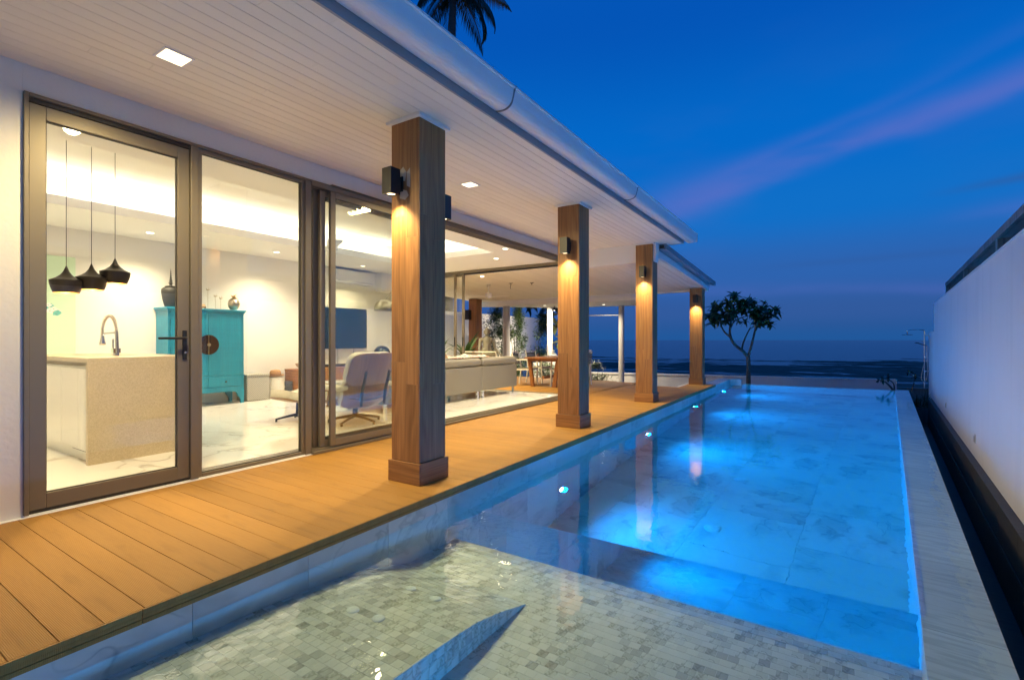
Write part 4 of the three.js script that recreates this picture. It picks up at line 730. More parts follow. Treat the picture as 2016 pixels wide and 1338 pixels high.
// basket, ceramic stool, hat, small speaker
{
  const weave = tex(256, 256, (u, v) => { const x = Math.floor(u * 16), y = Math.floor(v * 16), z = (x + Math.floor(y / 1)) % 4 < 2 ? 1 : 0, f = fbm(u, v, 60, 60, 2, 1201); return mixc([0.22, 0.21, 0.19], [0.60, 0.57, 0.50], clamp(z * 0.8 + f * 0.3)); }, [0.16, 0.16]);
  const t = thing('woven_basket', 'grey and white patterned woven box against the wall beside the cabinet', 'basket', [-8.9, FLOOR, 4.98]);
  mesh('body', uvBox(new RoundedBoxGeometry(0.36, 0.44, 0.42, 3, 0.02).translate(0, 0.221, 0)), std({ map: weave, roughness: 0.9, bumpMap: weave, bumpScale: 0.003 }), t); mesh('lid', uvBox(new RoundedBoxGeometry(0.372, 0.04, 0.432, 2, 0.012).translate(0, 0.46, 0)), std({ map: weave, roughness: 0.9 }), t);
  const s = thing('ceramic_stool', 'white studded ceramic garden stool beside the patterned box', 'stool', [-8.88, FLOOR, 5.4]); const cm = phys({ color: rgb(0.72, 0.69, 0.62), roughness: 0.3 });
  mesh('body', lathe([[0.001, 0], [0.13, 0], [0.145, 0.02], [0.158, 0.12], [0.162, 0.2], [0.158, 0.3], [0.145, 0.385], [0.13, 0.4], [0.001, 0.405]], 36), cm, s);
  const studs = []; for (const y of [0.06, 0.34]) for (let k = 0; k < 20; k++) { const a = k / 20 * 6.283, r = y < 0.1 ? 0.151 : 0.152; studs.push(new THREE.SphereGeometry(0.011, 8, 6).translate(Math.cos(a) * r, y, Math.sin(a) * r)); } for (const y of [0.14, 0.2, 0.26]) for (let k = 0; k < 10; k++) { const a = (k + (y === 0.2 ? 0.5 : 0)) / 10 * 6.283; studs.push(new THREE.SphereGeometry(0.010, 8, 6).translate(Math.cos(a) * 0.16, y, Math.sin(a) * 0.16)); }
  mesh('studs', studs, cm, s).userData.kind = 'stuff';
  const h = thing('fedora_hat', 'brown straw fedora lying on the white studded stool', 'hat', [-8.88, FLOOR + 0.406, 5.4]); const hm = std({ color: rgb(0.42, 0.23, 0.09), roughness: 0.9 });
  mesh('crown', lathe([[0.001, 0.12], [0.03, 0.128], [0.07, 0.12], [0.09, 0.09], [0.1, 0.02]], 28).scale(1, 1, 1.1), hm, h); mesh('brim', lathe([[0.095, 0.022], [0.12, 0.016], [0.165, 0.03], [0.166, 0.026], [0.12, 0.008], [0.095, 0.012]], 28), hm, h); mesh('band', lathe([[0.1015, 0.022], [0.0985, 0.045]], 28).scale(1, 1, 1.1), std({ color: rgb(0.12, 0.06, 0.03), roughness: 0.8, side: THREE.DoubleSide }), h);
  const b = thing('storage_box', 'small dark grey box on the floor beside the sideboard', 'box', [-8.9, FLOOR, 5.63]); mesh('body', new RoundedBoxGeometry(0.2, 0.26, 0.16, 2, 0.01).translate(0, 0.131, 0), std({ color: rgb(0.09, 0.095, 0.1), roughness: 0.6 }), b); mesh('lid', new RoundedBoxGeometry(0.206, 0.03, 0.166, 2, 0.008).translate(0, 0.277, 0), std({ color: rgb(0.12, 0.125, 0.13), roughness: 0.6 }), b);
}
// sideboard, television, lamp and ornaments
{
  const wd = std({ map: oakMap, color: rgb(1.15, 1.05, 0.9), roughness: 0.4 });
  const t = thing('sideboard', 'low oak television sideboard against the back wall', 'sideboard', [-8.62, FLOOR, 5.72]);
  mesh('body', bx(-0.45, -0.02, 0.06, 0.5, 0, 2.75, 0, 0, true), wd, t); mesh('top', rbx(-0.46, 0, 0.5005, 0.525, -0.01, 2.76, 0.004, 1), wd, t);
  for (let k = 0; k < 4; k++) { mesh('drawer_front', rbx(-0.0195, -0.001, 0.07, 0.495, 0.006 + k * 0.686, 0.683 + k * 0.686, 0.003, 1), wd, t); }
  mesh('plinth', bx(-0.42, -0.05, 0, 0.0595, 0.04, 2.71), blackSatin, t);
  const tv = thing('television', 'large dark wall mounted television above the sideboard', 'television', [BACK, 1.41, 7.0]);
  mesh('bracket', bx(0.001, 0.045, -0.2, 0.2, -0.25, 0.25), blackMat, tv); mesh('body', new RoundedBoxGeometry(0.045, 0.90, 1.44, 2, 0.008).translate(0.068, 0, 0), blackMat, tv); mesh('screen', bx(0.0905, 0.092, -0.435, 0.438, -0.705, 0.705), phys({ color: rgb(0.006, 0.022, 0.055), roughness: 0.16 }), tv);
  for (const [d, w] of [[6.98, 0.0], [7.42, 0.03]]) { const c = thing('tv_cable', w ? 'kinked black cable hanging under the television' : 'straight black cable hanging under the television', 'cable', [BACK + 0.01, 0, d]); mesh('cable', tube([[0, 0.97, 0], [0, 0.86, w * 0.4], [0.004, 0.76, -w], [0.004, 0.70, w], [0, 0.6, 0]], 0.005, 20, 6), blackMat, c); }
  const sb = thing('sound_bar', 'long black sound bar on the sideboard under the television', 'speaker', [-8.9, FLOOR + 0.525, 7.0]); mesh('body', new RoundedBoxGeometry(0.1, 0.06, 1.0, 3, 0.015).translate(0, 0.031, 0), blackSatin, sb); mesh('grille', bx(0.0505, 0.0515, 0.01, 0.052, -0.47, 0.47), std({ color: rgb(0.03, 0.03, 0.032), roughness: 0.95 }), sb);
  const bo = thing('wooden_bowl', 'pale wooden bowl on the sideboard end near the stool', 'bowl', [-8.82, FLOOR + 0.525, 5.95]); mesh('bowl', lathe([[0.001, 0], [0.06, 0], [0.12, 0.05], [0.15, 0.11], [0.143, 0.112], [0.11, 0.055], [0.05, 0.014], [0.001, 0.012]], 30), std({ color: rgb(0.55, 0.42, 0.25), roughness: 0.5 }), bo);
  [[7.42, 0.2], [7.28, 0.1]].forEach(([d, h], k) => { const p = thing('tree_ornament', k ? 'small tiered tree ornament next to the taller one on the sideboard' : 'taller grey tiered tree ornament on the sideboard', 'ornament', [-8.75, FLOOR + 0.525, d]); const pr = [[0.001, 0]]; for (let j = 0; j < 6; j++) { const r = 0.06 * (1 - j / 6) * (h / 0.2); pr.push([r, h * j / 6], [r * 1.05, h * (j + 0.15) / 6], [r * 0.4, h * (j + 0.8) / 6]); } pr.push([0.001, h]); mesh('body', lathe(pr, 20), std({ color: rgb(0.42, 0.42, 0.38), roughness: 0.5 }), p); });
  const l = thing('dome_lamp', 'black dome table lamp with brass neck lit on the sideboard', 'lamp', [-8.85, FLOOR + 0.525, 8.03]);
  mesh('base', lathe([[0.001, 0], [0.07, 0], [0.072, 0.005], [0.072, 0.15], [0.068, 0.155]], 32), blackMat, l); mesh('neck', lathe([[0.069, 0.1555], [0.055, 0.18], [0.02, 0.235], [0.012, 0.26], [0.012, 0.29], [0.001, 0.29]], 32), brassMat, l);
  mesh('shade', lathe([[0.001, 0.445], [0.07, 0.435], [0.13, 0.40], [0.175, 0.345], [0.192, 0.28], [0.195, 0.262], [0.19, 0.262], [0.185, 0.285], [0.168, 0.34], [0.125, 0.393], [0.068, 0.428], [0.001, 0.437]], 40), phys({ color: rgb(0.012, 0.013, 0.015), roughness: 0.08 }), l);
  mesh('bulb', new THREE.SphereGeometry(0.03, 14, 10).translate(0, 0.32, 0), emit(1, 0.8, 0.5, 9), l);
  const p = new THREE.PointLight(rgb(1, 0.78, 0.48), 2.2); p.position.set(0, 0.32, 0); p.castShadow = true; p.name = 'light'; p.shadow.radius = 1.4; l.add(p);
  const ac = thing('air_conditioner', 'white wall air conditioner above the television', 'air conditioner', [BACK + 0.001, 2.42, 7.3]);
  mesh('body', new RoundedBoxGeometry(0.23, 0.27, 1.05, 3, 0.03).translate(0.116, 0.14, 0), whiteGloss, ac); mesh('louver', bx(0.12, 0.226, -0.004, 0.003, -0.46, 0.46), gutterMat, ac); mesh('slot', bx(0.2312, 0.2325, 0.02, 0.028, -0.48, 0.48), std({ color: rgb(0.3, 0.3, 0.3), roughness: 0.7 }), ac);
}
// ceiling fans
function fan(x, y, d, drop, label, bladeMat, a0, n = 3, r = 0.62) {
  const t = thing('ceiling_fan', label, 'fan', [x, y, d]);
  mesh('canopy', lathe([[0.001, 0], [0.06, 0], [0.055, -0.03], [0.03, -0.06], [0.014, -0.07]]), bladeMat, t); mesh('rod', cyl(0.012, 0.012, drop, 0, -drop / 2, 0, 10), bladeMat, t);
  mesh('motor', lathe([[0.02, 0.02], [0.07, 0.01], [0.085, -0.02], [0.085, -0.12], [0.06, -0.15], [0.001, -0.155]]).translate(0, -drop, 0), bladeMat, t);
  for (let k = 0; k < n; k++) { const s = new THREE.Shape(); s.moveTo(0.06, -0.03); s.bezierCurveTo(0.2, -0.07, 0.45, -0.085, r - 0.05, -0.07); s.bezierCurveTo(r, -0.05, r, 0.02, r - 0.08, 0.04); s.bezierCurveTo(0.4, 0.07, 0.2, 0.05, 0.06, 0.03); s.closePath(); const g = new THREE.ExtrudeGeometry(s, { depth: 0.008, bevelEnabled: false, curveSegments: 8 }).rotateX(-Math.PI / 2 + 0.16); g.rotateY(a0 + k * Math.PI * 2 / n).translate(0, -drop - 0.11, 0); mesh('blade', uvBox(g), bladeMat, t); }
}
fan(-6.3, 3.16, 4.75, 0.5, 'white three blade ceiling fan in the living room tray ceiling', std({ color: rgb(0.74, 0.74, 0.73), roughness: 0.4 }), 1.62);
fan(-7.6, 2.62, 10.6, 0.22, 'white ceiling fan on rod under the terrace ceiling', std({ color: rgb(0.74, 0.72, 0.66), roughness: 0.4 }), 0.2);
// bare cable ends under the terrace ceiling
[[-6.9, 10.6, 0.16], [-6.35, 10.75, 0.06]].forEach(([x, d, l], k) => { const y = 2.70 - 0.05 * (d - 9.06), t = thing('loose_cable', k ? 'short bare cable end under the terrace ceiling' : 'longer dangling cable with connector under the terrace ceiling', 'cable', [x, y, d]); mesh('cable', tube([[0, 0, 0], [0.02, -l * 0.3, 0.01], [-0.01, -l * 0.7, 0], [0.015, -l, 0.01]], 0.006, 16, 6), blackMat, t); mesh('hook', tube([[-0.05, -0.005, 0], [0, -0.02, 0], [0.06, -0.006, 0]], 0.006, 10, 6), blackMat, t); });

// ------------------------------------------------------------------ lounge chair, ottoman, sofa, arc lamp
const walnut = std({ map: oakMap, color: rgb(1.1, 1.25, 1.5), roughness: 0.35 }), hide = std({ color: rgb(0.62, 0.58, 0.48), roughness: 0.55 });
// a rounded rectangular plate bent in two directions, with thickness
function shell(w, h, bendX, bendY, thick, pow = 4, off = 0, n = 16) {
  const pos = [], idx = [];
  for (let s = 0; s < 2; s++) for (let j = 0; j <= n; j++) for (let i = 0; i <= n; i++) {
    let a = i / n * 2 - 1, b = j / n * 2 - 1; const m = Math.max(Math.abs(a), Math.abs(b)), q = Math.pow(Math.pow(Math.abs(a), pow) + Math.pow(Math.abs(b), pow), 1 / pow); if (q > 1e-6) { a *= m / q; b *= m / q; }
    pos.push(a * w / 2, b * h / 2, off + bendX * a * a + bendY * b * b + (s ? thick : 0));
  }
  const N = (n + 1) * (n + 1);
  for (let j = 0; j < n; j++) for (let i = 0; i < n; i++) { const a = j * (n + 1) + i, b = a + n + 1; idx.push(a, b, a + 1, b, b + 1, a + 1, N + a, N + a + 1, N + b, N + b, N + a + 1, N + b + 1); }
  for (let i = 0; i < n; i++) for (const [a, b, f] of [[i, i + 1, 1], [n * (n + 1) + i, n * (n + 1) + i + 1, 0], [i * (n + 1), (i + 1) * (n + 1), 0], [i * (n + 1) + n, (i + 1) * (n + 1) + n, 1]]) f ? idx.push(a, b, N + a, b, N + b, N + a) : idx.push(a, N + a, b, b, N + a, N + b);
  const g = new THREE.BufferGeometry(); g.setAttribute('position', new THREE.Float32BufferAttribute(pos, 3)); g.setIndex(idx); const q = g.toNonIndexed(); q.computeVertexNormals();
  const sm = mergeVertices(q.deleteAttribute('normal'), 1e-5); sm.computeVertexNormals(); return uvBox(sm);
}
{
  // the chair faces local -z (towards its ottoman); its back is seen from outside
  const t = thing('lounge_chair', 'moulded wood lounge chair with cream leather cushions seen from behind', 'chair', [-5.34, FLOOR, 4.36], 1.62); t.scale.setScalar(1.06);
  const put = (g, rx, x, y, z) => g.rotateX(rx).translate(x, y, z);
  mesh('back_shell', put(shell(0.74, 0.44, -0.07, -0.03, 0.012), 0.36, 0, 0.66, 0.38), walnut, t);
  mesh('back_cushion', put(shell(0.72, 0.42, -0.07, -0.03, -0.07), 0.36, 0, 0.66, 0.372), hide, t);
  mesh('lower_back_shell', put(shell(0.74, 0.36, -0.08, -0.09, 0.012), 0.22, 0, 0.36, 0.30), walnut, t);
  mesh('lower_back_cushion', put(shell(0.72, 0.38, -0.08, -0.08, -0.07), 0.22, 0, 0.37, 0.292), hide, t);
  mesh('seat_shell', put(shell(0.72, 0.62, 0.07, 0.02, -0.012), -Math.PI / 2 - 0.12, 0, 0.25, 0.0), walnut, t);
  mesh('seat_cushion', put(shell(0.70, 0.62, 0.07, 0.02, 0.10), -Math.PI / 2 - 0.12, 0, 0.255, -0.01), hide, t);
  for (const s of [-1, 1]) { mesh('bracket', limb([[s * 0.19, 0.24, 0.33], [s * 0.19, 0.40, 0.345], [s * 0.19, 0.56, 0.395], [s * 0.19, 0.66, 0.42]], [0.016, 0.02, 0.02, 0.018], 10, 6), blackMat, t); mesh('armrest', new RoundedBoxGeometry(0.12, 0.06, 0.40, 3, 0.025).translate(s * 0.37, 0.47, 0.06), hide, t); mesh('arm_panel', bar([s * 0.36, 0.25, 0.05], [s * 0.365, 0.45, 0.08], 0.2, 0.012), walnut, t); }
  mesh('column', cyl(0.03, 0.035, 0.14, 0, 0.14, 0.02), blackMat, t);
  for (let k = 0; k < 5; k++) { const a = k * 1.2566 + 0.3; mesh('foot', [limb([[0, 0.09, 0.02], [Math.cos(a) * 0.18, 0.065, 0.02 + Math.sin(a) * 0.18], [Math.cos(a) * 0.33, 0.035, 0.02 + Math.sin(a) * 0.33]], [0.024, 0.018, 0.014], 6, 6), cyl(0.014, 0.016, 0.03, Math.cos(a) * 0.32, 0.016, 0.02 + Math.sin(a) * 0.32, 10)], std({ color: rgb(0.03, 0.03, 0.03), roughness: 0.3, metalness: 0.7 }), t); }
  const o = thing('ottoman', 'low wood shell ottoman with cream cushion before the lounge chair', 'ottoman', [-6.12, FLOOR, 4.05], 1.62);
  mesh('shell', put(shell(0.64, 0.5, 0.08, 0.01, -0.012), -Math.PI / 2, 0, 0.26, 0), walnut, o); mesh('cushion', put(shell(0.62, 0.5, 0.08, 0.01, 0.1), -Math.PI / 2, 0, 0.265, 0), hide, o); mesh('column', cyl(0.025, 0.03, 0.2, 0, 0.15, 0), blackMat, o);
  for (let k = 0; k < 4; k++) { const a = k * 1.5708 + 0.5; mesh('foot', [limb([[0, 0.085, 0], [Math.cos(a) * 0.15, 0.06, Math.sin(a) * 0.15], [Math.cos(a) * 0.28, 0.032, Math.sin(a) * 0.28]], [0.02, 0.016, 0.012], 6, 6), cyl(0.012, 0.014, 0.028, Math.cos(a) * 0.27, 0.015, Math.sin(a) * 0.27, 10)], blackMat, o); }
}
{
  // sofa: back towards the porch, three modules along d
  const sf = std({ color: rgb(0.21, 0.195, 0.165), roughness: 0.6 });
  const t = thing('sofa', 'long greige leather sofa seen from behind with bulging back cushions', 'sofa', [-5.5, FLOOR, 5.02]);
  [[0, 1.22], [1.225, 2.44], [2.445, 3.68]].forEach(([a, b]) => {
    mesh('back_panel', rbx(-0.14, 0, 0.14, 0.60, a, b, 0.02, 3), sf, t);
    const g = new RoundedBoxGeometry(0.26, 0.17, b - a - 0.01, 6, 0.075); const p = g.attributes.position; for (let i = 0; i < p.count; i++) { const z = p.getZ(i) / ((b - a) / 2); p.setY(i, p.getY(i) * (1 - 0.18 * z * z * z * z) + 0.012 * (1 - z * z)); } g.computeVertexNormals();
    mesh('back_cushion', uvBox(g.translate(-0.11, 0.68, -(a + b) / 2)), sf, t);
    mesh('seat', rbx(-0.95, -0.141, 0.14, 0.36, a, b, 0.03, 3), sf, t); mesh('seat_cushion', rbx(-0.94, -0.2, 0.361, 0.48, a + 0.01, b - 0.01, 0.045, 4), sf, t);
    for (const z of [a + 0.08, b - 0.08]) for (const x of [-0.05, -0.88]) mesh('leg', rbx(x - 0.02, x + 0.02, 0, 0.139, z - 0.02, z + 0.02, 0.003, 1), chromeMat, t);
  });
  // crumpled scarf and a stuffed toy's worth of cloth along the top
  reseed(91);
  const drape = (name, label, x, y, d, w, l, amp, m) => { const tt = thing(name, label, 'cloth', [x, y, d]); const g = new THREE.PlaneGeometry(w, l, 22, 44).rotateX(-Math.PI / 2), p = g.attributes.position; for (let i = 0; i < p.count; i++) { const px = p.getX(i), pz = p.getZ(i), e = 1 - Math.pow(Math.abs(px / w * 2), 3); p.setY(i, amp * (fbm(px * 1.3 + 0.5, pz + 0.5, 6, 8, 3, 3) - 0.2) * e * (0.4 + fbm(px + 0.5, pz + 0.7, 3, 3, 2, 9)) + 0.004); p.setX(i, px + 0.03 * (fbm(px + 0.3, pz + 0.2, 5, 5, 2, 5) - 0.5)); } g.computeVertexNormals(); mesh('fabric', g, m, tt); };
  const floral = tex(256, 256, (u, v) => { const c = fbm(u, v, 9, 9, 3, 1301), e = fbm(u, v, 12, 12, 2, 1307); return c > 0.62 ? [0.55, 0.12, 0.12] : e > 0.66 ? [0.06, 0.22, 0.22] : [0.62, 0.56, 0.47]; }, [0.4, 0.4]);
  drape('floral_scarf', 'thin floral scarf crumpled along the sofa back top', -5.63, FLOOR + 0.776, 7.1, 0.2, 1.3, 0.09, std({ map: floral, roughness: 0.9, side: THREE.DoubleSide }));
  drape('brown_cloth', 'brown and white cloth heaped on the sofa back beside the scarf', -5.66, FLOOR + 0.78, 6.32, 0.26, 0.4, 0.36, std({ color: rgb(0.28, 0.17, 0.09), roughness: 0.9, side: THREE.DoubleSide }));
}
{
  const t = thing('arc_lamp', 'arching floor lamp with brushed steel dome shade over the sofa', 'lamp', [-6.9, FLOOR, 7.72]);
  mesh('base', new RoundedBoxGeometry(0.24, 0.3, 0.24, 2, 0.012).translate(0, 0.151, 0), std({ color: rgb(0.7, 0.69, 0.66), roughness: 0.2 }), t);
  mesh('stem', tube([[0, 0.3, 0], [0, 1.4, 0], [0, 1.95, 0.2], [-0.02, 2.2, 0.62], [-0.05, 2.16, 1.0], [-0.08, 1.88, 1.28]], 0.012, 50), steelMat, t);
  const pr = []; for (let k = 0; k <= 12; k++) { const a = k / 12 * 1.75; pr.push([Math.max(0.001, 0.185 * Math.sin(a)), 0.185 * Math.cos(a)]); }
  mesh('shade', lathe(pr, 40).translate(-0.09, 1.68, 1.32), std({ color: rgb(0.5, 0.47, 0.42), roughness: 0.32, metalness: 1, side: THREE.DoubleSide }), t); mesh('bulb', new THREE.SphereGeometry(0.03, 12, 8).translate(-0.09, 1.75, 1.32), whiteGloss, t);
}
{
  const t = thing('side_table', 'small round white top side table beyond the lounge chair', 'table', [-6.5, FLOOR, 5.0]); mesh('top', lathe([[0.001, 0.43], [0.22, 0.43], [0.25, 0.442], [0.25, 0.448], [0.001, 0.45]], 36), whiteGloss, t); mesh('stem', lathe([[0.16, 0], [0.16, 0.008], [0.03, 0.03], [0.018, 0.1], [0.018, 0.38], [0.05, 0.43]], 24), gutterMat, t);
}

// ------------------------------------------------------------------ terrace: table, chairs, statue, columns, planting
{
  const tw = std({ map: oakMap, color: rgb(0.85, 0.68, 0.52), roughness: 0.5 });
  const t = thing('dining_table', 'long timber dining table with splayed legs on the terrace', 'table', [-5.86, 0, 11.3]);
  for (let k = 0; k < 6; k++) mesh('tabletop_board', rbx(-0.45 + k * 0.15, -0.302 + k * 0.15, 0.69, 0.725, -1.0, 1.0, 0.004, 1), tw, t);
  for (const z of [-0.82, 0.82]) { for (const s of [-1, 1]) mesh('leg', bar([s * 0.40, 0.685, z], [s * 0.30, 0, z], 0.09, 0.055), tw, t); mesh('cross_bar', bx(-0.38, 0.38, 0.63, 0.689, z - 0.04, z + 0.04), tw, t); }
  mesh('stretcher', bx(-0.03, 0.03, 0.2, 0.27, -0.84, 0.84), tw, t);
  const wm = std({ color: rgb(0.74, 0.72, 0.66), roughness: 0.4 }), gm = std({ color: rgb(0.20, 0.195, 0.17), roughness: 0.6 });
  const proto = new THREE.Group();
  for (const s of [-1, 1]) {
    mesh('front_leg', bar([s * 0.25, 0, -0.24], [s * 0.25, 0.63, -0.22], 0.036, 0.026), wm, proto); mesh('rear_leg', limb([[s * 0.25, 0, 0.27], [s * 0.25, 0.44, 0.22], [s * 0.235, 0.86, 0.30]], [0.017, 0.018, 0.014], 8, 6), wm, proto);
    mesh('armrest', bar([s * 0.25, 0.64, -0.245], [s * 0.25, 0.655, 0.25], 0.045, 0.022), wm, proto); mesh('side_rail', bar([s * 0.25, 0.41, -0.24], [s * 0.25, 0.40, 0.23], 0.022, 0.036), wm, proto);
  }
  for (let k = 0; k < 6; k++) mesh('seat_slat', rbx(-0.235, 0.235, 0.422, 0.436, 0.20 - k * 0.075, 0.265 - k * 0.075, 0.003, 1), gm, proto);
  for (let k = 0; k < 4; k++) { const y = 0.56 + k * 0.072, z = 0.237 + (y - 0.44) * 0.19; mesh('back_slat', new RoundedBoxGeometry(0.47, 0.062, 0.012, 1, 0.003).rotateX(0.19).translate(0, y, z), gm, proto); }
  mesh('top_rail', bar([-0.235, 0.845, 0.298], [0.235, 0.845, 0.298], 0.02, 0.03), wm, proto); mesh('front_rail', bar([-0.24, 0.405, -0.235], [0.24, 0.405, -0.235], 0.02, 0.034), wm, proto);
  [[-6.52, 10.74, -1.35, 'white arm chair with grey slats at the table side toward the sofa'], [-6.62, 11.62, -1.62, 'white arm chair behind the one beside the sofa end, same side of table'], [-5.5, 10.9, 1.5, 'white arm chair tucked under the pool side of the table'], [-5.42, 11.5, 1.62, 'white arm chair farther along the pool side of the table'], [-5.9, 12.6, 3.1, 'white arm chair at the garden end of the table'], [-7.85, 10.35, 0.5, 'white arm chair with light back standing off by the statue'], [-7.28, 10.5, -0.1, 'white arm chair between the statue and the dining table']].forEach(([x, d, a, label], k) => {
    const c = proto.clone(); c.name = numbered('dining_chair'); c.position.set(x, 0, -d); c.rotation.y = a; scene.add(c); c.userData = {}; tag(c, label, 'chair', 'terrace dining chairs');
  });
}
// stone statue of a standing robed figure
{
  const stoneGrey = std({ map: concreteMap, color: rgb(1.35, 1.33, 1.25), roughness: 0.85 });
  const t = thing('stone_statue', 'pale stone statue of a standing robed figure before the wooden column', 'statue', [-8.3, 0, 11.5], 0.75);
  mesh('pedestal', [rbx(-0.22, 0.22, 0, 0.1, -0.2, 0.2, 0.008), rbx(-0.18, 0.18, 0.1005, 0.14, -0.16, 0.16, 0.008)], stoneGrey, t);
  const caps = [ // a, b, ra, rb
    [[0, 1.40, 0.0], [0, 1.34, 0.02], 0.078, 0.066], [[0, 1.45, -0.01], [0, 1.475, -0.015], 0.055, 0.035], [[0, 1.30, 0], [0, 1.18, 0], 0.045, 0.055], [[-0.13, 1.16, 0], [0.13, 1.16, 0], 0.062, 0.062], [[0, 1.12, 0], [0, 0.85, 0.01], 0.13, 0.11], [[-0.06, 0.85, 0], [-0.075, 0.2, 0.0], 0.105, 0.10], [[0.06, 0.85, 0], [0.075, 0.2, 0.0], 0.105, 0.10],
    [[-0.19, 1.15, 0], [-0.22, 0.88, 0.01], 0.05, 0.042], [[-0.22, 0.88, 0.01], [-0.20, 0.68, 0.05], 0.04, 0.03], [[0.19, 1.15, 0], [0.235, 0.90, 0.02], 0.05, 0.042], [[0.235, 0.90, 0.02], [0.36, 0.74, 0.12], 0.04, 0.028], [[-0.20, 0.66, 0.05], [-0.2, 0.58, 0.06], 0.03, 0.02], [[0.36, 0.74, 0.12], [0.43, 0.69, 0.16], 0.026, 0.016],
    [[0, 1.385, 0.07], [0, 1.365, 0.095], 0.012, 0.018], [[-0.085, 1.40, 0], [-0.085, 1.35, 0], 0.018, 0.012], [[0.085, 1.40, 0], [0.085, 1.35, 0], 0.018, 0.012], [[-0.14, 1.19, 0.05], [0.0, 1.0, 0.125], 0.022, 0.022], [[0.14, 1.19, 0.05], [0.0, 1.0, 0.125], 0.022, 0.022], [[0, 1.0, 0.12], [0.02, 0.3, 0.11], 0.03, 0.045], [[-0.08, 0.16, 0.04], [-0.08, 0.15, 0.12], 0.05, 0.035], [[0.08, 0.16, 0.04], [0.08, 0.15, 0.12], 0.05, 0.035]];
  const R = 88, mc = new MarchingCubes(R, stoneGrey, false, false, 200000); mc.isolation = 0;
  const S = 0.80, cy = 0.83;   // half extent and centre
  for (let k = 0; k < R; k++) for (let j = 0; j < R; j++) for (let i = 0; i < R; i++) {
    const x = (i - R / 2) / (R / 2) * S, y = (j - R / 2) / (R / 2) * S + cy, z = (k - R / 2) / (R / 2) * S; let d = 1;
    if (Math.abs(z) < 0.3 && Math.abs(x) < 0.55) for (const [a, b, ra, rb] of caps) {
      const bx_ = b[0] - a[0], by = b[1] - a[1], bz = b[2] - a[2], h = clamp(((x - a[0]) * bx_ + (y - a[1]) * by + (z - a[2]) * bz) / (bx_ * bx_ + by * by + bz * bz)), q = Math.hypot(x - a[0] - bx_ * h, y - a[1] - by * h, z - a[2] - bz * h) - mix(ra, rb, h);
      const e = 0.02, w = clamp(0.5 + 0.5 * (d - q) / e); d = mix(d, q, w) - e * w * (1 - w);
    }
    mc.field[i + j * R + k * R * R] = -d;
  }
  mc.update();
  const g = new THREE.BufferGeometry(); g.setAttribute('position', new THREE.BufferAttribute(mc.positionArray.slice(0, mc.count * 3), 3)); g.setAttribute('normal', new THREE.BufferAttribute(mc.normalArray.slice(0, mc.count * 3), 3));
  g.scale(S, S, S).translate(0, cy, 0); uvBox(g); mesh('figure', g, stoneGrey, t);
}
// rear canopy on round columns beyond the terrace
{
  const g = thing('rear_canopy', 'white flat canopy on grey round columns behind the terrace', 'canopy', [0, 0, 0]);
  const s = new THREE.Shape([[-10.4, 13.75], [-4.62, 13.75], [-5.2, 16.1], [-8.2, 15.6], [-9.2, 14.6]].map((p) => new THREE.Vector2(...p)));
  mesh('slab', uvBox(new THREE.ExtrudeGeometry(s, { depth: 0.14, bevelEnabled: false }).rotateX(-Math.PI / 2).translate(0, 2.30, 0)), paintMat, g);
  const cm = std({ color: rgb(0.42, 0.41, 0.42), roughness: 0.45 });
  for (const [x, d, r] of [[-9.25, 13.95, 0.125], [-8.3, 15.3, 0.1], [-5.82, 15.75, 0.095]]) mesh('round_column', cyl(r, r, 3.19, x, 0.704, -d, 28), cm, g);
  mesh('cross_rail', bar([-7.6, 2.0, -15.5], [-5.9, 1.98, -15.7], 0.03), gutterMat, g);
}
[[-6.15, 15.0], [-7.5, 14.9], [-7.95, 14.3]].forEach(([x, d], k) => roundLamp(x, 2.299, d, ['round lamp under the rear canopy near the low shrubs', 'round lamp under the rear canopy before the garden wall', 'round lamp under the rear canopy beside the thick round column'][k], 24, 1.3, SOFT, 'lamps under the rear canopy'));
// bullet spotlight and terrace downlights
{
  const t = thing('bullet_spotlight', 'small black bullet spotlight under the rear canopy', 'lamp', [-7.8, 2.299, 14.7]); mesh('stem', cyl(0.01, 0.01, 0.06, 0, -0.03, 0), blackMat, t); mesh('can', cyl(0.035, 0.03, 0.1, 0, -0.1, 0), blackMat, t); mesh('lens', cyl(0.026, 0.026, 0.004, 0, -0.153, 0), softLens, t);
  spot(t, 0, -0.16, 0, SOFT, 70, 0.8, 0.7, [-1.7, -1.2, -1.2], 1);
  const slope = (d) => 2.70 - 0.05 * (d - 9.06);
  [[-9.0, 10.0], [-7.0, 9.5]].forEach(([x, d], k) => roundLamp(x, slope(d) - 0.004, d, ['round lamp in the terrace ceiling behind the far glass panels', 'round lamp in the terrace ceiling just beyond the sliding panel edge'][k], 34, 1.25, WARM, 'terrace ceiling lamps'));
  const sp = thing('loudspeaker', 'black outdoor loudspeaker on the terrace corner column', 'speaker', [-10.0, 1.98, 12.78]); mesh('cabinet', new RoundedBoxGeometry(0.2, 0.32, 0.18, 3, 0.02), blackSatin, sp); mesh('grille', bx(-0.08, 0.08, -0.13, 0.13, -0.0915, -0.093), blackMat, sp); mesh('bracket', bar([0, 0, -0.085], [0.05, 0, -0.075], 0.03), blackMat, sp);
}
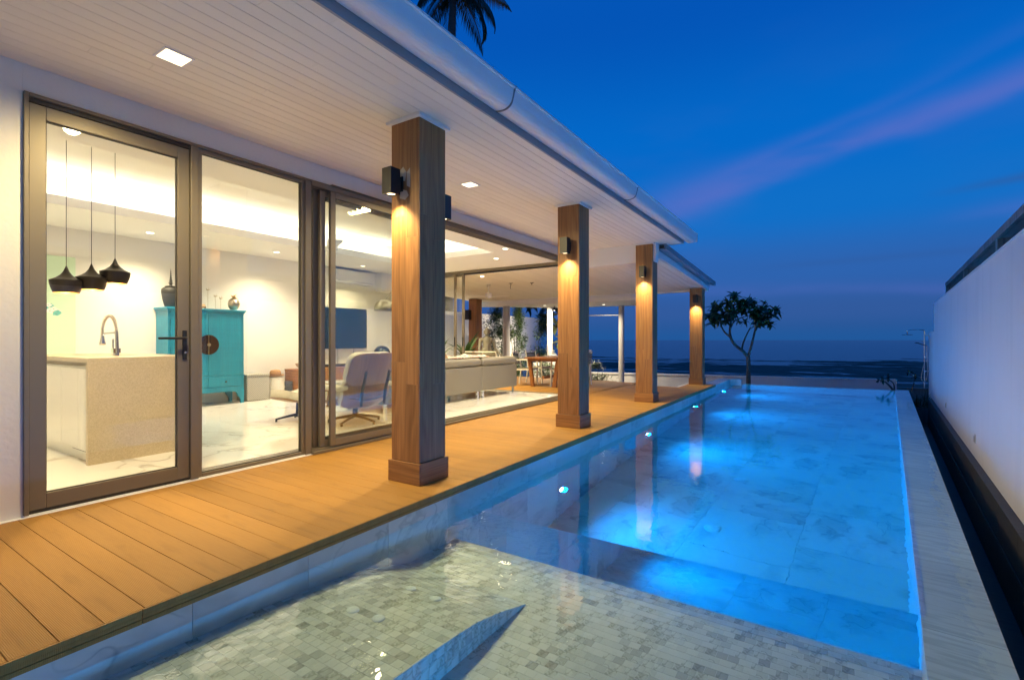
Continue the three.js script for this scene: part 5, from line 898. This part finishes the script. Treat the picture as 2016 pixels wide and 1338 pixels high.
// white garden wall behind the terrace, with a garden light washing it
{
  const g = thing('terrace_garden_wall', 'white garden wall behind the terrace planting', 'wall', [-11.6, 0, 0]); mesh('wall', bx(-0.2, 0, -0.9, 2.16, 5, 20.5), wallMat, g); mesh('coping', bx(-0.22, 0.02, 2.1605, 2.19, 4.98, 20.52), paintMat, g);
  const u = thing('garden_uplight', 'small black garden spotlight washing the white wall', 'lamp', [-10.3, -0.9, 17.4]); mesh('spike', cyl(0.012, 0.006, 0.2, 0, 0.1, 0), blackMat, u); mesh('can', cyl(0.05, 0.04, 0.12, 0, 0.24, 0).rotateZ(0.35), blackMat, u); mesh('lens', cyl(0.04, 0.04, 0.004, 0, 0.302, 0).rotateZ(0.35), softLens, u);
  spot(u, -0.11, 0.34, 0, SOFT, 26, 1.1, 0.8, [-0.55, 0.9, 0], 1);
  const u2 = thing('garden_uplight', 'small black garden spotlight added behind the terrace corner column', 'lamp', [-10.7, -0.9, 12.6]); mesh('spike', cyl(0.012, 0.006, 0.2, 0, 0.1, 0), blackMat, u2); mesh('can', cyl(0.05, 0.04, 0.12, 0, 0.24, 0).rotateZ(0.35), blackMat, u2); mesh('lens', cyl(0.04, 0.04, 0.004, 0, 0.302, 0).rotateZ(0.35), softLens, u2);  // extra uplight, added to brighten the dim stretch of garden wall
  spot(u2, -0.11, 0.34, 0, SOFT, 20, 1.1, 0.8, [-0.55, 0.9, 0], 1);
  const n = thing('neighbour_house', 'grey gabled neighbouring house beyond the garden wall', 'house', [-17, 0, 12]); mesh('wall', bx(-3, 0, -0.9, 3.2, -5, 4), concreteMat, n); const rs = new THREE.Shape([[-3.4, 3.2], [0.5, 3.2], [-1.45, 4.6]].map((p) => new THREE.Vector2(...p))); mesh('roof', uvBox(new THREE.ExtrudeGeometry(rs, { depth: 9.6, bevelEnabled: false }).translate(0, 0, -4.3)), roofMat, n);
}
// plants
reseed(123);
function shrub(name, label, x, y, d, w, h, l, n, leaf, mat, cat = 'shrub', trunk = true) {
  const t = thing(name, label, cat, [x, y, d]), lv = new Leaves();
  const clumps = []; for (let k = 0; k < 40; k++) clumps.push([rr(-1, 1), rr(0.02, 0.98), rr(-1, 1), rr(0.2, 0.42)]);
  for (let k = 0; k < n; k++) {
    const c = clumps[Math.floor(rnd() * clumps.length)], a = rr(0, 6.283), e = Math.asin(rr(-1, 1)), r = c[3] * Math.pow(rnd(), 0.45), taper = Math.sqrt(Math.max(0.05, 1 - Math.pow(Math.abs(c[1] * 2 - 0.9), 2.4)));
    const px = (c[0] * 0.7 * taper + Math.cos(a) * Math.cos(e) * r) * w / 2, py = clamp(c[1] + Math.sin(e) * r * 0.35, 0.02, 1.05) * h, pz = (c[2] * 0.7 * taper + Math.sin(a) * Math.cos(e) * r) * l / 2;
    lv.add(V(px, py, pz), V(Math.cos(a), rr(-0.5, 0.7), Math.sin(a)), V(rr(-0.3, 0.3), 1, rr(-0.3, 0.3)), leaf * rr(0.7, 1.3), leaf * 0.45, rr(0, 0.4), 2, 0.7, rr(0.7, 1.3));
  }
  mesh('foliage', lv.geo(), mat, t);
  if (trunk) for (let k = 0; k < 4; k++) { const a = rr(0, 6.28), s = rr(0.2, 0.4); mesh('stem', limb([[0.03 * k, 0, 0], [Math.cos(a) * w * 0.1, h * 0.35, Math.sin(a) * l * 0.1], [Math.cos(a) * w * s * 0.7, h * rr(0.65, 0.9), Math.sin(a) * l * s * 0.7]], [0.018, 0.013, 0.005], 8, 6), barkMat, t); }
  return t;
}
const ficus = leafMat(0.085, 0.155, 0.026), darkLeaf = leafMat(0.03, 0.07, 0.018), olive = leafMat(0.10, 0.12, 0.035);
shrub('ficus_shrub', 'tall dark ficus climbing the wall behind the thick round column', -10.5, -0.9, 15.2, 1.5, 3.3, 1.4, 9000, 0.105, darkLeaf);
shrub('ficus_shrub', 'tall narrow green ficus beside the thick round column', -9.95, -0.9, 15.7, 0.95, 3.2, 0.9, 6500, 0.09, ficus);
shrub('ficus_shrub', 'bushy green ficus tree before the white garden wall', -9.15, -0.9, 16.3, 1.3, 2.75, 1.1, 7000, 0.085, ficus);
shrub('low_shrub', 'low clipped green shrub beside the slim round column', -5.75, -0.45, 13.5, 1.3, 0.95, 0.55, 4000, 0.07, ficus);
shrub('low_shrub', 'dark low shrub at the terrace edge behind the table', -7.6, -0.6, 13.9, 1.9, 0.95, 0.7, 4000, 0.075, ficus);
// broad leaf pot plants seen through the far glass
function rosettePlant(name, label, x, y, d, n, len, wid, mat, pot, spread = 0.5) {
  const t = thing(name, label, 'plant', [x, y, d]), lv = new Leaves();
  for (let k = 0; k < n; k++) { const a = k * 2.4 + rr(-0.2, 0.2), e = mix(1.35, spread, Math.pow(k / n, 0.8)); lv.add(V(0, 0.42 + 0.3 * (1 - k / n), 0), V(Math.cos(a) * Math.cos(e), Math.sin(e), Math.sin(a) * Math.cos(e)), V(0, 1, 0), len * rr(0.75, 1.1), wid, rr(0.25, 0.5), 5, 0.75, rr(0.75, 1.25)); }
  mesh('foliage', lv.geo(), mat, t); mesh('stem', limb([[0, 0.3, 0], [0.01, 0.6, 0], [0, 0.8, 0]], [0.02, 0.016, 0.01], 5, 6), barkMat, t);
  mesh('pot', lathe([[0.001, 0], [0.13, 0], [0.17, 0.36], [0.175, 0.38], [0.155, 0.38], [0.14, 0.33], [0.001, 0.33]], 28), pot, t);
}
rosettePlant('palm_plant', 'feathery green pot plant behind the far glass panels', -8.75, 0, 9.9, 34, 0.75, 0.06, leafMat(0.07, 0.15, 0.03), whiteGloss, 0.1);
rosettePlant('broadleaf_plant', 'broad leaf green pot plant behind the far glass panels', -8.1, 0, 10.3, 22, 0.7, 0.13, leafMat(0.05, 0.11, 0.025), whiteGloss, 0.45);
{
  const t = thing('flower_pot', 'dark green pot with pink flowers on a stand by the ficus', 'plant', [-8.75, 0.35, 15.1]); mesh('pot', lathe([[0.001, 0], [0.06, 0], [0.085, 0.16], [0.07, 0.16], [0.001, 0.14]], 20), std({ color: rgb(0.02, 0.06, 0.04), roughness: 0.4 }), t); mesh('stand', cyl(0.12, 0.14, 1.25, 0, -0.626, 0), paintMat, t);
  const lv = new Leaves(); for (let k = 0; k < 60; k++) { const a = rr(0, 6.28), e = rr(0, 1.3); lv.add(V(0, 0.16, 0).add(V(Math.cos(a) * Math.cos(e), Math.sin(e), Math.sin(a) * Math.cos(e)).multiplyScalar(rr(0.03, 0.16))), V(Math.cos(a), rr(0, 1), Math.sin(a)), V(0, 1, 0), 0.06, 0.035, 0.3, 2, 0.6, rr(0.7, 1.2)); } mesh('blossom', lv.geo(), leafMat(0.42, 0.08, 0.10), t);
  const j = thing('white_jar', 'large round white jar before the garden wall', 'jar', [-9.0, -0.9, 16.6]); mesh('body', lathe([[0.001, 0], [0.2, 0], [0.4, 0.5], [0.46, 0.95], [0.4, 1.3], [0.24, 1.52], [0.15, 1.58], [0.17, 1.62], [0.001, 1.62]], 36), whiteGloss, j); mesh('rim', lathe([[0.17, 1.6], [0.19, 1.63], [0.17, 1.66], [0.12, 1.65]], 30), whiteGloss, j);
}
// frangipani: forking limbs that end in rosettes of long leaves
function frangipani(name, label, x, y, d, trunk, tips, mat, leafLen, nLeaf = 15) {
  const t = thing(name, label, 'tree', [x, y, d]), lv = new Leaves();
  trunk.forEach(([pts, rad], k) => mesh(k ? 'branch' : 'trunk', limb(pts, rad, 14, 8), barkMat, t));
  for (const [p, s, tilt] of tips) {
    const P = V(...p), up = tilt ? V(...tilt).normalize() : V(rr(-0.5, 0.5), 1, rr(-0.5, 0.5)).normalize(), q = new THREE.Quaternion().setFromUnitVectors(V(0, 1, 0), up);
    for (let k = 0; k < nLeaf; k++) { const a = k * 2.4 + rr(-0.2, 0.2), e = mix(1.0, -0.65, k / nLeaf) + rr(-0.15, 0.15), dir = V(Math.cos(a) * Math.cos(e), Math.sin(e), Math.sin(a) * Math.cos(e)).applyQuaternion(q); lv.add(P.clone().addScaledVector(up, rr(-0.05, 0.03) * s), dir, up, leafLen * s * rr(0.75, 1.15), leafLen * 0.40 * s, rr(0.15, 0.5), 4, 0.95, rr(0.7, 1.3)); }
  }
  mesh('crown', lv.geo(), mat, t); return t;
}
{
  // local frame turned to the camera's right: x' across the view
  const A = THREE.MathUtils.degToRad(32.89), P = (u, h, w = 0) => [u * Math.cos(A) - w * Math.sin(A), h, -u * Math.sin(A) - w * Math.cos(A)];
  const base = 0.4;      // ground is at -0.6
  const tr = [
    [[P(0, -0.4), P(-0.01, 0.2), P(0.0, 0.5), P(-0.02, 0.82)], [0.085, 0.07, 0.062, 0.06]],
    [[P(-0.02, 0.82), P(-0.16, 1.0, 0.03), P(-0.42, 1.22, 0.05), P(-0.56, 1.5, 0.03), P(-0.56, 1.85, 0), P(-0.53, 2.2, -0.05)], [0.05, 0.046, 0.042, 0.036, 0.03, 0.022]],
    [[P(-0.02, 0.82), P(0.06, 1.15, -0.03), P(0.13, 1.5, -0.06), P(0.22, 1.82, -0.03), P(0.30, 2.05, 0)], [0.045, 0.036, 0.032, 0.028, 0.02]],
    [[P(-0.2, 1.05, 0.03), P(-0.1, 1.25, 0.15), P(0.05, 1.5, 0.25), P(0.2, 1.75, 0.3)], [0.03, 0.026, 0.022, 0.018]],
    [[P(-0.54, 1.42, 0.03), P(-0.72, 1.62, 0.1), P(-0.8, 1.85, 0.15), P(-0.82, 2.1, 0.2)], [0.03, 0.026, 0.022, 0.016]],
    [[P(-0.55, 1.7, 0), P(-0.68, 1.92, -0.1), P(-0.75, 2.15, -0.2)], [0.026, 0.02, 0.014]],
    [[P(-0.54, 1.75, 0), P(-0.38, 1.95, 0.1), P(-0.15, 2.05, 0.1), P(0.02, 2.1, 0.1)], [0.024, 0.02, 0.016, 0.012]],
    [[P(-0.53, 2.15, -0.05), P(-0.45, 2.4, 0), P(-0.4, 2.68, 0.05)], [0.02, 0.016, 0.012]],
    [[P(0.22, 1.82, -0.03), P(0.45, 1.95, -0.1), P(0.72, 2.05, -0.1)], [0.022, 0.017, 0.012]],
    [[P(0.24, 1.86, 0), P(0.12, 2.1, 0.1), P(0.05, 2.35, 0.1)], [0.02, 0.016, 0.012]],
    [[P(0.30, 2.0, 0), P(0.55, 2.2, 0.05), P(0.85, 2.32, 0.1)], [0.02, 0.015, 0.011]],
    [[P(0.28, 1.9, 0), P(0.5, 1.93, 0.05), P(0.62, 1.9, 0.1)], [0.018, 0.014, 0.010]]];
  const tips = [[-0.42, 2.75, 0.05, 0.85], [-0.85, 2.35, 0.1, 1.05], [-0.62, 2.5, 0, 1.1], [-0.28, 2.5, 0.1, 1.05], [0.02, 2.55, 0.05, 1.0], [0.18, 2.45, 0.1, 1.05], [-1.02, 2.2, 0, 1.05], [-0.9, 2.02, 0.15, 1.0], [-1.12, 1.9, 0, 0.9], [-0.68, 2.2, -0.2, 1.05], [-0.45, 2.25, 0.2, 1.05], [-0.1, 2.28, 0.15, 1.0], [0.08, 2.2, -0.1, 1.0], [0.3, 2.25, 0.0, 1.0], [0.2, 2.0, -0.1, 0.9], [0.5, 2.3, 0.05, 1.0], [0.62, 2.15, -0.1, 1.0], [0.88, 2.3, 0.1, 0.95], [0.48, 2.0, 0.1, 0.95], [0.7, 1.88, 0.1, 0.9], [0.5, 2.52, 0.05, 0.55], [-0.05, 1.95, 0.15, 0.6], [-0.3, 1.95, 0.05, 0.5], [-0.98, 2.42, 0.2, 0.95], [-1.15, 2.1, 0.2, 0.9], [-0.8, 1.95, -0.15, 0.8], [-0.2, 2.42, -0.15, 1], [0.38, 2.1, 0.2, 0.95], [0.12, 2.6, 0.2, 0.8], [0.3, 1.85, 0.1, 0.8], [-0.55, 2.05, 0.2, 0.9]].map(([u, h, w, s]) => [P(u, h - 0.02, w), s * 0.82, null]);
  frangipani('frangipani_tree', 'forked frangipani tree standing between pool end and sea wall', -2.06, -0.6, 16.6, tr.map(([p, r]) => [p.map(([x, y, z]) => [x, y + base - 0.0, z]), r]), tips.map(([p, s, q]) => [[p[0], p[1] + base, p[2]], s, q]), leafMat(0.075, 0.135, 0.045, 0.4), 0.36, 19);
  frangipani('frangipani_tree', 'broad leaved frangipani behind the slim round column', -8.8, -0.9, 16.7, [[[[0, 0, 0], [0.1, 1.0, 0], [0.3, 1.9, 0.1]], [0.06, 0.045, 0.03]], [[[0.1, 1.0, 0], [0.5, 1.6, 0.1], [0.75, 2.2, 0.1]], [0.04, 0.03, 0.02]], [[[0.2, 1.6, 0], [-0.2, 2.2, 0.1], [-0.3, 2.9, 0]], [0.035, 0.025, 0.02]]], [[[0.3, 2.0, 0.1], 1], [[0.75, 2.3, 0.1], 1.1], [[-0.3, 2.95, 0], 1.1], [[0.05, 2.6, 0.1], 1], [[0.5, 2.75, 0], 1], [[0.55, 1.75, 0.1], 0.9], [[-0.55, 2.85, 0.1], 1.1], [[0.9, 1.5, 0], 0.8]], leafMat(0.10, 0.12, 0.045), 0.42, 14);
  // leaning young frangipani and strap leaved plant by the shower
  frangipani('frangipani_sapling', 'thin leaning dark sapling before the end of the sea wall', 1.62, -0.6, 16.35, [[[P(0, 0), P(-0.12, 0.25), P(-0.3, 0.52), P(-0.45, 0.66)], [0.035, 0.03, 0.025, 0.016]], [[P(-0.2, 0.38), P(-0.22, 0.6), P(-0.35, 0.72)], [0.02, 0.015, 0.01]], [[P(0.05, 0.1), P(0.25, 0.45), P(0.35, 0.72)], [0.018, 0.014, 0.01]]], [[P(-0.5, 0.72), 0.5], [P(-0.36, 0.78), 0.5], [P(-0.62, 0.7), 0.4], [P(0.36, 0.8), 0.5], [P(0.2, 0.9), 0.4]], leafMat(0.02, 0.035, 0.016), 0.3, 8);
  const t = thing('strap_plant', 'clump of arching strap leaves in the planter beside the weir end', 'plant', [1.92, -0.55, 15.95]), lv = new Leaves();
  for (let k = 0; k < 120; k++) { const a = rr(0, 6.283), e = rr(0.3, 1.4); lv.add(V(rr(-0.2, 0.25), 0, rr(-0.15, 0.15)), V(Math.cos(a) * Math.cos(e), Math.sin(e), Math.sin(a) * Math.cos(e)), V(0, 1, 0), rr(0.3, 0.6), 0.024, rr(0.3, 0.8), 4, 0.5, rr(0.6, 1.3)); } mesh('foliage', lv.geo(), olive, t);
  const pl = thing('concrete_planter', 'grey concrete planter edge between weir end and white wall', 'planter', [2.1, -0.9, 16.2]); mesh('front', bx(-0.42, 0.4, 0, 0.36, -0.55, -0.45), concreteMat, pl); mesh('soil', bx(-0.42, 0.4, 0, 0.33, -0.449, 0.6), std({ map: groundMap, roughness: 1 }), pl);
}
// coconut palms
function palm(label, x, y, d, h, n, len, lean = 0.4, seed = 1) {
  reseed(seed); const t = thing('coconut_palm', label, 'tree', [x, y, d], 0, 'coconut palms'), lv = new Leaves();
  mesh('trunk', limb([[0, 0, 0], [lean * 0.3, h * 0.4, 0], [lean, h, 0]], [0.24, 0.17, 0.15], 20, 10), barkMat, t);
  for (let k = 0; k < n; k++) {
    const a = k * 2.4 + rr(-0.3, 0.3), e = mix(1.2, -0.75, k / n), L = len * rr(0.85, 1.1), pts = [];
    for (let j = 0; j <= 8; j++) { const s = j / 8, el = e - 1.25 * s * s; pts.push(j ? pts[j - 1].clone().add(V(Math.cos(a) * Math.cos(el), Math.sin(el), Math.sin(a) * Math.cos(el)).multiplyScalar(L / 8)) : V(lean, h, 0)); }
    mesh('frond_stem', limb(pts, [0.05, 0.03, 0.008], 10, 5), barkMat, t);
    const c = new THREE.CatmullRomCurve3(pts); for (let j = 4; j < 64; j++) { const s = j / 64, p = c.getPointAt(s), tan = c.getTangentAt(s), side = new THREE.Vector3().crossVectors(tan, V(0, 1, 0)).normalize(); for (const q of [-1, 1]) lv.add(p, side.clone().multiplyScalar(q).addScaledVector(tan, 0.5).add(V(0, -0.55 - 0.3 * rnd(), 0)), V(0, 1, 0), len * 0.24 * Math.sin(Math.PI * Math.min(0.97, s * 0.8 + 0.2)) * rr(0.8, 1.1), 0.06, 0.35, 2, 0.4, rr(0.7, 1.2)); }
  }
  mesh('crown', lv.geo(), leafMat(0.02, 0.045, 0.018), t);
}
palm('tall coconut palm rising above the main roof', -14.6, -0.9, 17.2, 18.2, 22, 3.6, 0.3, 5);
palm('distant coconut palm seen above the white garden wall', -19, -0.9, 30, 5.2, 14, 2.2, 0.3, 9);
palm('distant coconut palm seen beside the bushy ficus', -17.2, -0.9, 32, 5.0, 14, 2.4, -0.3, 12);
shrub('dark_tree', 'dark leafy tree over the garden wall behind the corner column', -14.2, -0.9, 15.8, 3.6, 4.6, 3.4, 9000, 0.2, darkLeaf, 'tree');

renderer.render(scene, camera);
